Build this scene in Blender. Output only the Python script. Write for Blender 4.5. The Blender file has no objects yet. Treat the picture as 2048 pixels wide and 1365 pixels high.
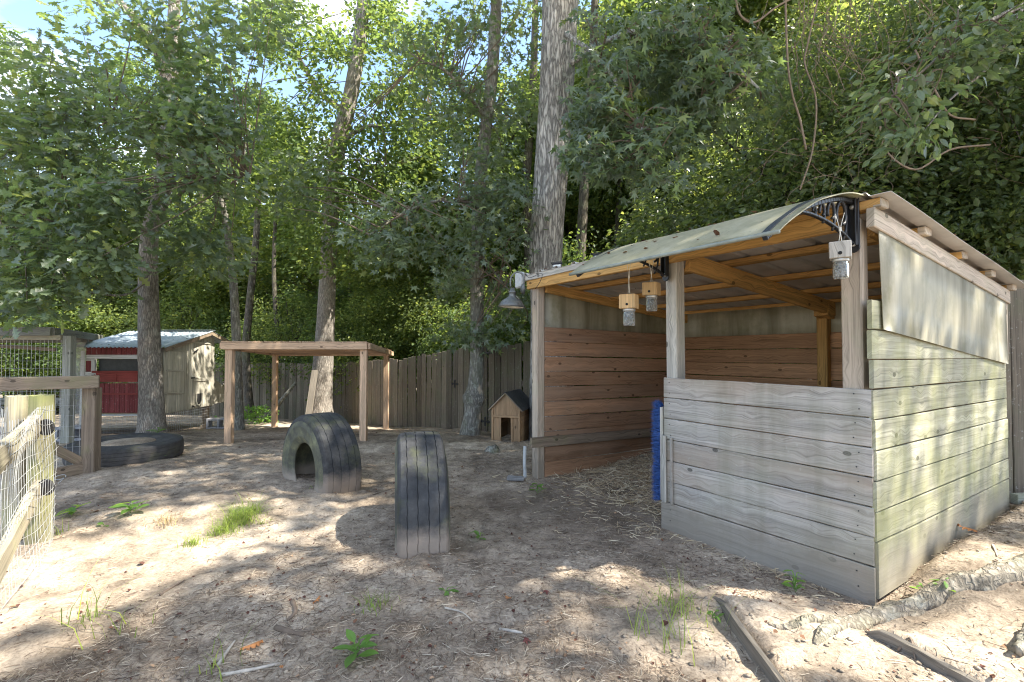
import bpy, math, random
import numpy as np
from mathutils import Vector, Matrix
R = math.radians
rng = np.random.default_rng(7)
random.seed(7)
sc = bpy.context.scene
col = sc.collection

# ------------------------------------------------------------------ camera, world, sun, exposure
F, CX, CY = 985.0, 1024.0, 682.5            # focal length and centre in photo pixels
HC = 1.15                                   # eye height
PITCH = math.atan((707 - CY) / F)
cam = bpy.data.cameras.new('camera'); camo = bpy.data.objects.new('camera', cam); col.objects.link(camo)
cam.sensor_width = 36; cam.lens = 36 * F / 2048
cam.clip_start = 0.05; cam.clip_end = 2000
camo.location = (0, 0, HC); camo.rotation_euler = (R(90) + PITCH, 0, 0)
sc.camera = camo

SUN_AZ = Vector((0.97, -0.25, 0)).normalized()
SUN_EL = R(53)
SUN = Vector((SUN_AZ.x * math.cos(SUN_EL), SUN_AZ.y * math.cos(SUN_EL), math.sin(SUN_EL)))
w = bpy.data.worlds.new('World'); sc.world = w; w.use_nodes = True
nt = w.node_tree; nt.nodes.clear()
sky = nt.nodes.new('ShaderNodeTexSky'); sky.sky_type = 'NISHITA'; sky.sun_disc = False
sky.sun_elevation = SUN_EL; sky.sun_rotation = math.atan2(SUN_AZ.x, SUN_AZ.y)
sky.air_density = 1.0; sky.dust_density = 1.2; sky.ozone_density = 1.5
bg = nt.nodes.new('ShaderNodeBackground'); bg.inputs[1].default_value = 0.15
# thin white clouds over the blue
tc = nt.nodes.new('ShaderNodeTexCoord')
mp = nt.nodes.new('ShaderNodeMapping'); mp.inputs['Scale'].default_value = (1.6, 1.6, 4.5)
ns = nt.nodes.new('ShaderNodeTexNoise'); ns.inputs['Scale'].default_value = 1.7; ns.inputs['Detail'].default_value = 7
rp = nt.nodes.new('ShaderNodeValToRGB'); rp.color_ramp.elements[0].position = .46; rp.color_ramp.elements[1].position = .72
mx = nt.nodes.new('ShaderNodeMixRGB'); mx.inputs[2].default_value = (4.3, 4.3, 4.3, 1)
nt.links.new(tc.outputs['Generated'], mp.inputs[0]); nt.links.new(mp.outputs[0], ns.inputs[0])
nt.links.new(ns.outputs[0], rp.inputs[0]); nt.links.new(rp.outputs[0], mx.inputs[0])
nt.links.new(sky.outputs[0], mx.inputs[1]); nt.links.new(mx.outputs[0], bg.inputs[0])
out = nt.nodes.new('ShaderNodeOutputWorld'); nt.links.new(bg.outputs[0], out.inputs[0])
sd = bpy.data.lights.new('sun', 'SUN'); sd.energy = 4.1; sd.angle = R(0.55); sd.color = (1, .94, .82)
so = bpy.data.objects.new('sun', sd); col.objects.link(so); so.location = (8, -2, 12)
so.rotation_euler = SUN.to_track_quat('Z', 'Y').to_euler()
sc.view_settings.view_transform = 'Standard'; sc.view_settings.look = 'None'
sc.view_settings.gamma = 1; sc.view_settings.use_curve_mapping = False
sc.view_settings.exposure = 1.9
sc.cycles.use_denoising = True; sc.cycles.pixel_filter_type = 'BLACKMAN_HARRIS'; sc.cycles.filter_width = 1.1
sc.cycles.max_bounces = 7; sc.cycles.diffuse_bounces = 4; sc.cycles.glossy_bounces = 2
sc.cycles.transmission_bounces = 6; sc.cycles.transparent_max_bounces = 8
sc.cycles.sample_clamp_indirect = 6
sc.cycles.caustics_reflective = False; sc.cycles.caustics_refractive = False

# ------------------------------------------------------------------ measuring helpers
def ray(px, py):
    x = (px - CX) / F; y = -(py - CY) / F
    c, s = math.cos(PITCH), math.sin(PITCH)
    return np.array([x, c - y * s, s + y * c])
def dp(px, py, Y):                          # point seen at a photo pixel at a distance Y ahead
    d = ray(px, py); return np.array([0, 0, HC]) + d * (Y / d[1])
def gp(px, py, z=0.0):                      # point on a level plane
    d = ray(px, py); return np.array([0, 0, HC]) + d * ((z - HC) / d[2])

def _h(ix, iy, s):
    n = (ix * 374761393 + iy * 668265263 + s * 2147483647) & 0xffffffff
    n = ((n ^ (n >> 13)) * 1274126177) & 0xffffffff
    return ((n ^ (n >> 16)) & 0xffff) / 65535.0
def vnoise(x, y, s=0):
    x = np.asarray(x, float); y = np.asarray(y, float)
    ix = np.floor(x).astype(np.int64); iy = np.floor(y).astype(np.int64)
    fx = x - ix; fy = y - iy; fx = fx * fx * (3 - 2 * fx); fy = fy * fy * (3 - 2 * fy)
    a = _h(ix, iy, s); b = _h(ix + 1, iy, s); c = _h(ix, iy + 1, s); d = _h(ix + 1, iy + 1, s)
    return (a * (1 - fx) + b * fx) * (1 - fy) + (c * (1 - fx) + d * fx) * fy
def fbm(x, y, s=0, o=4):
    t = 0; a = .5
    for k in range(o):
        t = t + a * (vnoise(x, y, s + k) - .5); x = x * 2.03 + 7; y = y * 2.03 + 3; a *= .5
    return t
def ss(x, a, b):
    t = np.clip((np.asarray(x, float) - a) / (b - a), 0, 1); return t * t * (3 - 2 * t)

# shelter frame: s runs along its front from the near right corner to the left, b runs back along its right side
C0 = gp(1748, 1203, 0.0)
U = np.array([-.55, .835, 0]); U /= np.linalg.norm(U)
V = np.array([.835, .55, 0]); V /= np.linalg.norm(V)
Zv = np.array([0, 0, 1.0])
def S(s, b, z): return C0 * [1, 1, 0] + U * s + V * b + Zv * z
def to_sb(x, y):
    dx = x - C0[0]; dy = y - C0[1]
    return dx * U[0] + dy * U[1], dx * V[0] + dy * V[1]

# edges of the buried boards in the sand: pixel lines on the ground
E1a, E1b = gp(1432, 1186, .03), gp(1580, 1380, .03)
E2a, E2b = gp(1745, 1262, .05), gp(1965, 1372, .05)
def side_of(x, y, a, b):
    d = (b - a)[:2]; L = np.linalg.norm(d); d = d / L
    t = (x - a[0]) * d[0] + (y - a[1]) * d[1]; n = (x - a[0]) * (-d[1]) + (y - a[1]) * d[0]
    return t / L, n                      # n>0 on the left of a->b

def gz0(x, y):
    x = np.asarray(x, float); y = np.asarray(y, float)
    z = -.085 * np.maximum(y - 6.3, 0) + .0
    z = np.where(y > 14, -.085 * 7.7 - .03 * (y - 14), z)
    s, b = to_sb(x, y)
    z = z + .125 * ss(-s, -.02, .12) * ss(b, -.12, .5) * (1 - ss(b, 3.5, 6))       # sand banked on the right side
    inside = ss(b, .5, 2.0) * (1 - ss(b, 2.3, 2.6)) * ss(s, -.02, .2) * (1 - ss(s, 2.62, 2.72))
    z = z + .15 * inside                                                            # bedding deeper at the back
    # terrace held by the buried boards
    t, n = side_of(x, y, E1a, E1b)
    z = z + .055 * ss(n, -.012, .012) * ss(t, -.05, .25) * (1 - ss(n, .35, .9)) * (y < 3)
    t, n = side_of(x, y, E2a, E2b)
    z = z + .055 * ss(n, -.012, .012) * ss(t, -.1, .2) * (1 - ss(n, .3, .9)) * (y < 3)
    return z
def gz(x, y):
    z = gz0(x, y)
    z = z + .11 * fbm(np.asarray(x) * .8, np.asarray(y) * .8, 1, 3)
    z = z + .058 * fbm(np.asarray(x) * 4, np.asarray(y) * 4, 5, 3) + .02 * fbm(np.asarray(x) * 14, np.asarray(y) * 14, 8, 2)
    r = vnoise(np.asarray(x) * 9, np.asarray(y) * 9, 11)
    z = z - .014 * ss(r, .55, .95)
    s, b = to_sb(np.asarray(x, float), np.asarray(y, float))
    # flat against the foot of the front wall
    k = np.exp(-(b / .35) ** 2) * ss(s, -.3, 0) * (1 - ss(s, 1.2, 1.5))
    z = z * (1 - k) + (-.012) * k * 1.0
    return z
def gpz(px, py):
    z = 0.0
    for _ in range(12):
        p = gp(px, py, z); z = float(gz0(p[0], p[1]))
    p = gp(px, py, z); p[2] = float(gz(p[0], p[1])); return p
def G(x, y, dz=0.0): return np.array([x, y, float(gz(x, y)) + dz])

# ------------------------------------------------------------------ mesh helpers
def norm(v): v = np.asarray(v, float); return v / (np.linalg.norm(v) + 1e-12)
class MB:
    def __init__(s): s.v = []; s.q = []; s.t = []; s.uv = []; s.n = 0
    def add(s, v, quads=None, tris=None, uv=None):
        v = np.asarray(v, float).reshape(-1, 3)
        if uv is None: uv = np.zeros((len(v), 2))
        s.v.append(v); s.uv.append(np.asarray(uv, float).reshape(-1, 2))
        if quads is not None and len(quads): s.q.append(np.asarray(quads, np.int64).reshape(-1, 4) + s.n)
        if tris is not None and len(tris): s.t.append(np.asarray(tris, np.int64).reshape(-1, 3) + s.n)
        s.n += len(v)
    def mesh(s, name, off=(0, 0, 0), smooth=False):
        me = bpy.data.meshes.new(name)
        v = np.concatenate(s.v) - np.asarray(off, float); uv = np.concatenate(s.uv)
        q = np.concatenate(s.q) if s.q else np.zeros((0, 4), np.int64)
        t = np.concatenate(s.t) if s.t else np.zeros((0, 3), np.int64)
        me.vertices.add(len(v)); me.vertices.foreach_set('co', v.astype(np.float32).ravel())
        li = np.concatenate([q.ravel(), t.ravel()]).astype(np.int32)
        me.loops.add(len(li)); me.loops.foreach_set('vertex_index', li)
        ls = np.concatenate([np.arange(len(q)) * 4, len(q) * 4 + np.arange(len(t)) * 3]).astype(np.int32)
        me.polygons.add(len(ls)); me.polygons.foreach_set('loop_start', ls)
        me.polygons.foreach_set('use_smooth', np.full(len(ls), smooth))
        ul = me.uv_layers.new(name='UVMap'); ul.data.foreach_set('uv', uv[li].astype(np.float32).ravel())
        me.update(calc_edges=True); me.validate()
        return me

WL = {}                                     # world location of every parent
def link(o): col.objects.link(o); return o
def thing(name, label, cat, loc, group=None):
    o = link(bpy.data.objects.new(name, None)); o.location = tuple(loc); o.empty_display_size = .1
    o['label'] = label; o['category'] = cat
    if group: o['group'] = group
    WL[o.name] = np.asarray(loc, float); return o
def tag(o, label=None, cat=None, group=None, kind=None):
    if label: o['label'] = label
    if cat: o['category'] = cat
    if group: o['group'] = group
    if kind: o['kind'] = kind
    return o
def obj(name, mb, mat, parent=None, smooth=False, origin=None):
    """one mesh object; vertices are given in world space"""
    base = WL[parent.name] if parent else np.zeros(3)
    org = np.asarray(origin, float) if origin is not None else (base if parent else np.zeros(3))
    me = mb.mesh(name, org, smooth); me.materials.append(mat)
    o = link(bpy.data.objects.new(name, me)); o.location = tuple(org - base)
    if parent: o.parent = parent
    WL[o.name] = org; return o
def inst(name, me, parent, loc, rot=None, scale=None):
    """a piece sharing its mesh with alike pieces"""
    o = link(bpy.data.objects.new(name, me)); base = WL[parent.name] if parent else np.zeros(3)
    o.location = tuple(np.asarray(loc, float) - base)
    if rot is not None: o.rotation_euler = rot
    if scale is not None: o.scale = scale
    if parent: o.parent = parent
    WL[o.name] = np.asarray(loc, float); return o

def wboard(name, p0, p1, w, t, mat, parent, up=Zv, amp=.0025, seg=5):
    """long board, slightly bowed and uneven along its edges"""
    p0 = np.asarray(p0, float); p1 = np.asarray(p1, float); ax = norm(p1 - p0); sd_ = norm(np.cross(up, ax)); upv = np.cross(ax, sd_); Lb = np.linalg.norm(p1 - p0)
    e = .003; sec = np.array([(-w / 2, -t / 2 + e), (-w / 2 + e, -t / 2), (w / 2 - e, -t / 2), (w / 2, -t / 2 + e), (w / 2, t / 2 - e), (w / 2 - e, t / 2), (-w / 2 + e, t / 2), (-w / 2, t / 2 - e)])
    bow = rng.normal() * amp; vv = []; uv = []; o_ = rng.random(2) * 50; cup = rng.normal() * .0012
    for k in range(seg + 1):
        f = k / seg; a_ = rng.normal(0, amp * .45, 2); dn = bow * math.sin(f * math.pi) + rng.normal() * amp * .25
        for (x_, y_) in sec:
            xx = x_ + (a_[0] if x_ > 0 else a_[1]); yy = y_ + dn + cup * (2 * x_ / w) ** 2
            vv.append(p0 + ax * (Lb * f) + upv * xx + sd_ * yy); uv.append((Lb * f + o_[0], x_ + y_ + o_[1]))
    i = np.arange(seg)[:, None] * 8; j = np.arange(8)[None]; jn = (j + 1) % 8; q = np.stack([i + j, i + 8 + j, i + 8 + jn, i + jn], -1).reshape(-1, 4)
    m8 = seg * 8; T_ = [[0, k + 1, k] for k in range(1, 7)] + [[m8, m8 + k, m8 + k + 1] for k in range(1, 7)]
    mb = MB(); mb.add(vv, q[:, ::-1], [x[::-1] for x in T_], uv); return obj(name, mb, mat, parent)
# bevelled box topology
def _cb():
    idx = {}; n = 0
    for a in range(3):
        for sx in (-1, 1):
            for sy in (-1, 1):
                for sz in (-1, 1):
                    idx[(a, sx, sy, sz)] = n; n += 1
    sg = [None] * 24
    for (a, sx, sy, sz), i in idx.items(): sg[i] = (a, sx, sy, sz)
    def pos(i, h=(1, 1, 1), c=.1):
        a, *s_ = sg[i]; return [s_[k] * (h[k] - (0 if k == a else c)) for k in range(3)]
    q = []; t = []
    def key(a, d): s_ = [d[0], d[1], d[2]]; return idx[(a, *s_)]
    for a in range(3):
        o_ = [k for k in range(3) if k != a]
        for s_ in (-1, 1):
            f = []
            for (p, r) in ((-1, -1), (1, -1), (1, 1), (-1, 1)):
                d = [0, 0, 0]; d[a] = s_; d[o_[0]] = p; d[o_[1]] = r; f.append(key(a, d))
            q.append(f)
    for a in range(3):
        for b in range(a + 1, 3):
            c = 3 - a - b
            for sa in (-1, 1):
                for sb_ in (-1, 1):
                    d1 = [0, 0, 0]; d1[a] = sa; d1[b] = sb_; d1[c] = -1; d2 = list(d1); d2[c] = 1
                    q.append([key(a, d1), key(a, d2), key(b, d2), key(b, d1)])
    for sx in (-1, 1):
        for sy in (-1, 1):
            for sz in (-1, 1): t.append([key(k, (sx, sy, sz)) for k in range(3)])
    P = np.array([pos(i) for i in range(24)])
    def fix(f):
        c = P[f].mean(0); nrm = np.cross(P[f[1]] - P[f[0]], P[f[2]] - P[f[0]])
        return f if nrm @ c > 0 else f[::-1]
    return sg, [fix(f) for f in q], [fix(f) for f in t]
_SG, _CQ, _CT = _cb()
_SGA = np.array([s[0] for s in _SG]); _SGS = np.array([s[1:] for s in _SG], float)
def cbox(mb, c, ax, ay, az, h, bev=.003, jit=0.0, uvo=None):
    """bevelled box: centre, three axes, half sizes; grain runs along ax"""
    h = np.asarray(h, float); b = min(bev, h.min() * .45)
    loc = _SGS * h
    for k in range(3): loc[:, k] -= np.where(_SGA != k, _SGS[:, k] * b, 0)
    if jit:
        jj = {}
        for i in range(24):
            k = tuple(_SGS[i]); jj.setdefault(k, (rng.random(3) - .5) * jit); loc[i] += jj[k]
    A = np.array([ax, ay, az], float)
    if uvo is None: uvo = rng.random(2) * 50
    uv = np.stack([loc[:, 0] + uvo[0], loc[:, 1] + loc[:, 2] + uvo[1]], 1)
    mb.add(np.asarray(c) + loc @ A, _CQ, _CT, uv)
def bar(mb, p0, p1, w, t, up=Zv, bev=.003, jit=0.0, off=(0, 0)):
    """board from p0 to p1; w is its size along 'up', t across it; off shifts (up, side)"""
    p0 = np.asarray(p0, float); p1 = np.asarray(p1, float); ax = norm(p1 - p0)
    sd_ = norm(np.cross(up, ax)); upv = np.cross(ax, sd_)
    c = (p0 + p1) / 2 + upv * off[0] + sd_ * off[1]
    cbox(mb, c, ax, upv, sd_, (np.linalg.norm(p1 - p0) / 2, w / 2, t / 2), bev, jit)
def board(name, p0, p1, w, t, mat, parent, up=Zv, bev=.003, jit=0.004, off=(0, 0), origin=None):
    mb = MB(); bar(mb, p0, p1, w, t, up, bev, jit, off)
    return obj(name, mb, mat, parent)
def tube(mb, pts, rad, n=8, cap=True, uvs=1.0):
    pts = np.asarray(pts, float); m = len(pts); rad = np.broadcast_to(np.asarray(rad, float), (m,))
    tn = np.gradient(pts, axis=0); tn /= np.linalg.norm(tn, axis=1)[:, None] + 1e-12
    ref = np.array([0, 0, 1.0]) if abs(tn[0][2]) < .9 else np.array([1.0, 0, 0])
    a = norm(np.cross(tn[0], ref)); vs = []; L = np.concatenate([[0], np.cumsum(np.linalg.norm(np.diff(pts, axis=0), axis=1))])
    th = np.arange(n) / n * 2 * math.pi; uv = []
    for i in range(m):
        a = norm(a - tn[i] * (a @ tn[i])); b = np.cross(tn[i], a)
        vs.append(pts[i] + rad[i] * (np.cos(th)[:, None] * a + np.sin(th)[:, None] * b))
        uv.append(np.stack([np.full(n, L[i] * uvs), th * max(rad.mean(), .002)], 1))
    i = np.arange(m - 1)[:, None] * n; j = np.arange(n)[None]
    jn = (j + 1) % n
    q = np.stack([i + j, i + jn, i + n + jn, i + n + j], -1).reshape(-1, 4)
    V_ = np.concatenate(vs); T_ = []
    if cap:
        V_ = np.concatenate([V_, pts[:1], pts[-1:]]); uv.append(np.zeros((2, 2)))
        k = np.arange(n); T_ = np.concatenate([np.stack([np.full(n, m * n), (k + 1) % n, k], 1),
                                               np.stack([np.full(n, m * n + 1), (m - 1) * n + k, (m - 1) * n + (k + 1) % n], 1)])
    mb.add(V_, q, T_, np.concatenate(uv))
def lathe(mb, prof, o, ax, n=48, uvs=1.0):
    """prof: (radius, height along ax) rows"""
    prof = np.asarray(prof, float); ax = norm(ax); a = norm(np.cross(ax, [0.31, .22, .9])); b = np.cross(ax, a)
    th = np.arange(n) / n * 2 * math.pi
    ring = np.cos(th)[:, None] * a + np.sin(th)[:, None] * b
    v = (np.asarray(o) + prof[:, None, 0:1] * ring[None] + prof[:, None, 1:2] * ax).reshape(-1, 3)
    m = len(prof); i = np.arange(m - 1)[:, None] * n; j = np.arange(n)[None]; jn = (j + 1) % n
    q = np.stack([i + j, i + jn, i + n + jn, i + n + j], -1).reshape(-1, 4)
    L = np.concatenate([[0], np.cumsum(np.linalg.norm(np.diff(prof, axis=0), axis=1))])
    uv = np.stack([np.repeat(L, n), np.tile(th * prof[:, 0].max(), m)], 1)
    mb.add(v, q, None, uv)
def catmull(P, k=8):
    P = np.asarray(P, float); Q = np.concatenate([[2 * P[0] - P[1]], P, [2 * P[-1] - P[-2]]]); o_ = []
    for i in range(1, len(Q) - 2):
        for t in np.arange(k) / k:
            p0, p1, p2, p3 = Q[i - 1:i + 3]
            o_.append(.5 * (2 * p1 + (p2 - p0) * t + (2 * p0 - 5 * p1 + 4 * p2 - p3) * t * t + (3 * p1 - p0 - 3 * p2 + p3) * t ** 3))
    o_.append(P[-1]); return np.array(o_)

# ------------------------------------------------------------------ materials
def newmat(name):
    m = bpy.data.materials.new(name); m.use_nodes = True; t = m.node_tree
    b = t.nodes['Principled BSDF']; return m, t, b
def N(t, typ, **kw):
    n = t.nodes.new(typ)
    for k, v in kw.items():
        if k in n.inputs.keys() if hasattr(n.inputs, 'keys') else False: n.inputs[k].default_value = v
        else: setattr(n, k, v)
    return n
def L(t, a, b): t.links.new(a, b)
def ramp(t, src, stops):
    r = t.nodes.new('ShaderNodeValToRGB'); e = r.color_ramp.elements
    while len(e) < len(stops): e.new(.5)
    for i, (p, c) in enumerate(stops):
        e[i].position = p; e[i].color = (*c, 1) if len(c) == 3 else c
    L(t, src, r.inputs[0]); return r
def g3(v): return (v, v, v)
def mixc(t, fac, a, b, mode='MIX'):
    m = t.nodes.new('ShaderNodeMixRGB'); m.blend_type = mode
    for i, x in ((0, fac), (1, a), (2, b)):
        if hasattr(x, 'is_linked') or hasattr(x, 'links'): L(t, x, m.inputs[i])
        elif i == 0: m.inputs[0].default_value = x
        else: m.inputs[i].default_value = (*x, 1)
    return m.outputs[0]
def noise(t, vec, scale, detail=4, rough=.55, dist=0.0, sc3=None):
    if sc3 is not None:
        mp_ = t.nodes.new('ShaderNodeMapping'); mp_.inputs['Scale'].default_value = sc3; L(t, vec, mp_.inputs[0]); vec = mp_.outputs[0]
    n = t.nodes.new('ShaderNodeTexNoise'); n.inputs['Scale'].default_value = scale; n.inputs['Detail'].default_value = detail
    n.inputs['Roughness'].default_value = rough; n.inputs['Distortion'].default_value = dist
    L(t, vec, n.inputs['Vector']); return n.outputs[0]
def bump(t, b, h, strength=.4, dist=.01):
    n = t.nodes.new('ShaderNodeBump'); n.inputs['Strength'].default_value = strength; n.inputs['Distance'].default_value = dist
    L(t, h, n.inputs['Height']); L(t, n.outputs[0], b.inputs['Normal'])

def wood(name, c, dark=.45, moss=0.0, mossc=(.16, .19, .06), rough=.8, knots=True, var=.35, lich=0.0, grain=1.0, vstreak=0.0, tint=None, mud=0.0):
    m, t, b = newmat(name); c = np.array(c)
    uv = N(t, 'ShaderNodeUVMap').outputs[0]; geo = N(t, 'ShaderNodeNewGeometry'); pos = geo.outputs['Position']
    info = N(t, 'ShaderNodeObjectInfo')
    # knots pull the grain aside
    mpk = N(t, 'ShaderNodeMapping'); mpk.inputs['Scale'].default_value = (5.5, 9.5, 1); L(t, uv, mpk.inputs[0])
    vo = N(t, 'ShaderNodeTexVoronoi'); vo.voronoi_dimensions = '2D'; vo.inputs['Scale'].default_value = 1.0; vo.inputs['Randomness'].default_value = 1; L(t, mpk.outputs[0], vo.inputs['Vector'])
    kn = ramp(t, vo.outputs['Distance'], [(0.0, g3(1)), (.36, g3(0))]).outputs[0]
    warp = N(t, 'ShaderNodeVectorMath'); warp.operation = 'MULTIPLY_ADD'
    L(t, kn, warp.inputs[0]); warp.inputs[1].default_value = (0, .022 if knots else 0, 0); L(t, uv, warp.inputs[2])
    wv = warp.outputs[0]
    broad = noise(t, wv, 1, 4, .55, .25, (.55, 30 * grain, 1))
    fine = noise(t, wv, 1, 4, .75, .15, (2.2, 105 * grain, 1))
    patch = noise(t, pos, 1.6, 5, .6)
    base = ramp(t, broad, [(.22, tuple(c * dark)), (.45, tuple(c * .92)), (.75, tuple(np.minimum(c * 1.25, .95)))]).outputs[0]
    base = mixc(t, .8, base, ramp(t, fine, [(.34, g3(.42)), (.5, g3(.95)), (.66, g3(1.12))]).outputs[0], 'MULTIPLY')
    base = mixc(t, .5, base, ramp(t, patch, [(.3, g3(.62)), (.7, g3(1.2))]).outputs[0], 'MULTIPLY')
    # per-board tone
    pr = ramp(t, info.outputs['Random'], [(0, g3(1 - var)), (1, g3(1 + var * .5))]).outputs[0]
    base = mixc(t, 1.0, base, pr, 'MULTIPLY')
    if tint:
        nn = noise(t, uv, 1, 3, .5, 0, (.8, 4, 1)); base = mixc(t, ramp(t, nn, [(.45, g3(0)), (.7, g3(.6))]).outputs[0], base, tint)
    if knots:
        kk = ramp(t, vo.outputs['Distance'], [(0.0, g3(1)), (.05, g3(.75)), (.085, g3(1)), (.12, g3(0))])
        sel = N(t, 'ShaderNodeMath', operation='GREATER_THAN'); sepc = N(t, 'ShaderNodeSeparateColor'); L(t, vo.outputs['Color'], sepc.inputs[0])
        L(t, sepc.outputs[0], sel.inputs[0]); sel.inputs[1].default_value = .86
        mu = N(t, 'ShaderNodeMath', operation='MULTIPLY'); L(t, kk.outputs[0], mu.inputs[0]); L(t, sel.outputs[0], mu.inputs[1])
        base = mixc(t, mu.outputs[0], base, tuple(c * .2))
    if vstreak:
        nn = noise(t, pos, 1, 4, .6, 0, (9, 9, 1.1))
        base = mixc(t, ramp(t, nn, [(.48, g3(0)), (.68, g3(vstreak))]).outputs[0], base, (.11, .12, .06))
    if moss:
        nn = noise(t, pos, 3.2, 6, .7); base = mixc(t, ramp(t, nn, [(.55 - moss * .35, g3(0)), (.72, g3(min(1, moss + .3)))]).outputs[0], base, mossc)
    if lich:
        nn = noise(t, pos, 38, 3, .6); base = mixc(t, ramp(t, nn, [(.62, g3(0)), (.70, g3(lich))]).outputs[0], base, (.6, .6, .55))
    if mud:
        sx = N(t, 'ShaderNodeSeparateXYZ'); L(t, pos, sx.inputs[0]); nm_ = noise(t, pos, 7, 6, .75)
        ma = N(t, 'ShaderNodeMath', operation='MULTIPLY_ADD'); L(t, nm_, ma.inputs[0]); ma.inputs[1].default_value = -.30; L(t, sx.outputs[2], ma.inputs[2])
        mr = N(t, 'ShaderNodeMapRange'); mr.inputs[1].default_value = mud - .10; mr.inputs[2].default_value = mud - .26; mr.inputs[3].default_value = 0; mr.inputs[4].default_value = .72; L(t, ma.outputs[0], mr.inputs[0])
        base = mixc(t, mr.outputs[0], base, (.25, .215, .17))
    L(t, base, b.inputs['Base Color']); b.inputs['Roughness'].default_value = rough
    b.inputs['Specular IOR Level'].default_value = .25
    hb = mixc(t, .5, broad, fine); bump(t, b, hb, .55, .004)
    return m

def plain(name, c, rough=.6, metal=0.0, var=.25, scale=20, spec=.4, bumps=.2, bdist=.002):
    m, t, b = newmat(name); c = np.array(c)
    tcn = N(t, 'ShaderNodeNewGeometry').outputs['Position']
    nn = noise(t, tcn, scale, 5, .6)
    L(t, ramp(t, nn, [(.3, tuple(c * (1 - var))), (.7, tuple(np.minimum(c * (1 + var), 1)))]).outputs[0], b.inputs['Base Color'])
    b.inputs['Roughness'].default_value = rough; b.inputs['Metallic'].default_value = metal
    b.inputs['Specular IOR Level'].default_value = spec
    if bumps: bump(t, b, nn, bumps, bdist)
    return m

def leafmat(name, c, tc_, trans=.42, rough=.42, spec=.35, hue=.35):
    m, t, b = newmat(name); c = np.array(c); tc_ = np.array(tc_)
    rnd = N(t, 'ShaderNodeNewGeometry').outputs['Random Per Island']
    info = N(t, 'ShaderNodeObjectInfo').outputs['Random']
    ad = N(t, 'ShaderNodeMath', operation='ADD'); L(t, rnd, ad.inputs[0]); L(t, info, ad.inputs[1])
    fr = N(t, 'ShaderNodeMath', operation='FRACT'); L(t, ad.outputs[0], fr.inputs[0])
    c1 = ramp(t, fr.outputs[0], [(0, tuple(c * (1 - hue))), (.5, tuple(c)), (.9, tuple(c * (1 + hue))), (1, tuple(c * [2.0, 1.7, .8]))]).outputs[0]
    c2 = ramp(t, fr.outputs[0], [(0, tuple(tc_ * (1 - hue * .6))), (.6, tuple(tc_)), (1, tuple(np.minimum(tc_ * [1.5, 1.2, 1], .9)))]).outputs[0]
    L(t, c1, b.inputs['Base Color']); b.inputs['Roughness'].default_value = rough; b.inputs['Specular IOR Level'].default_value = spec
    tr = N(t, 'ShaderNodeBsdfTranslucent'); L(t, c2, tr.inputs[0])
    ms = N(t, 'ShaderNodeMixShader'); ms.inputs[0].default_value = trans
    L(t, b.outputs[0], ms.inputs[1]); L(t, tr.outputs[0], ms.inputs[2])
    L(t, ms.outputs[0], t.nodes['Material Output'].inputs[0])
    return m

def bark(name, c, dark=.4, scale=1.0, lich=.3, moss=0.0):
    m, t, b = newmat(name); c = np.array(c)
    geo = N(t, 'ShaderNodeNewGeometry'); pos = geo.outputs['Position']
    mp_ = N(t, 'ShaderNodeMapping'); mp_.inputs['Scale'].default_value = (26 * scale, 26 * scale, 4.5 * scale); L(t, pos, mp_.inputs[0])
    vo = N(t, 'ShaderNodeTexVoronoi'); vo.feature = 'DISTANCE_TO_EDGE'; vo.inputs['Scale'].default_value = 1; 
    nz = N(t, 'ShaderNodeTexNoise'); nz.inputs['Scale'].default_value = 1.4; nz.inputs['Detail'].default_value = 5; L(t, mp_.outputs[0], nz.inputs['Vector'])
    dd = N(t, 'ShaderNodeVectorMath', operation='MULTIPLY_ADD'); L(t, nz.outputs['Color'], dd.inputs[0]); dd.inputs[1].default_value = (1.6, 1.6, 1.6); L(t, mp_.outputs[0], dd.inputs[2])
    L(t, dd.outputs[0], vo.inputs['Vector'])
    e = ramp(t, vo.outputs[0], [(0, g3(0)), (.28, g3(1))]).outputs[0]
    base = mixc(t, e, tuple(c * dark), ramp(t, nz.outputs[0], [(.3, tuple(c * .8)), (.7, tuple(np.minimum(c * 1.35, .8)))]).outputs[0])
    big = noise(t, pos, 1.3, 4, .6); base = mixc(t, .7, base, ramp(t, big, [(.35, g3(.55)), (.65, g3(1.15))]).outputs[0], 'MULTIPLY')
    if lich:
        nn = noise(t, pos, 9, 5, .65); base = mixc(t, ramp(t, nn, [(.55, g3(0)), (.66, g3(lich))]).outputs[0], base, (.42, .43, .38))
    if moss:
        nn = noise(t, pos, 4, 5, .65); base = mixc(t, ramp(t, nn, [(.5, g3(0)), (.62, g3(moss))]).outputs[0], base, (.10, .13, .04))
    L(t, base, b.inputs['Base Color']); b.inputs['Roughness'].default_value = .9; b.inputs['Specular IOR Level'].default_value = .15
    hb = mixc(t, .35, e, nz.outputs[0]); bump(t, b, hb, .9, .012)
    return m

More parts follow.
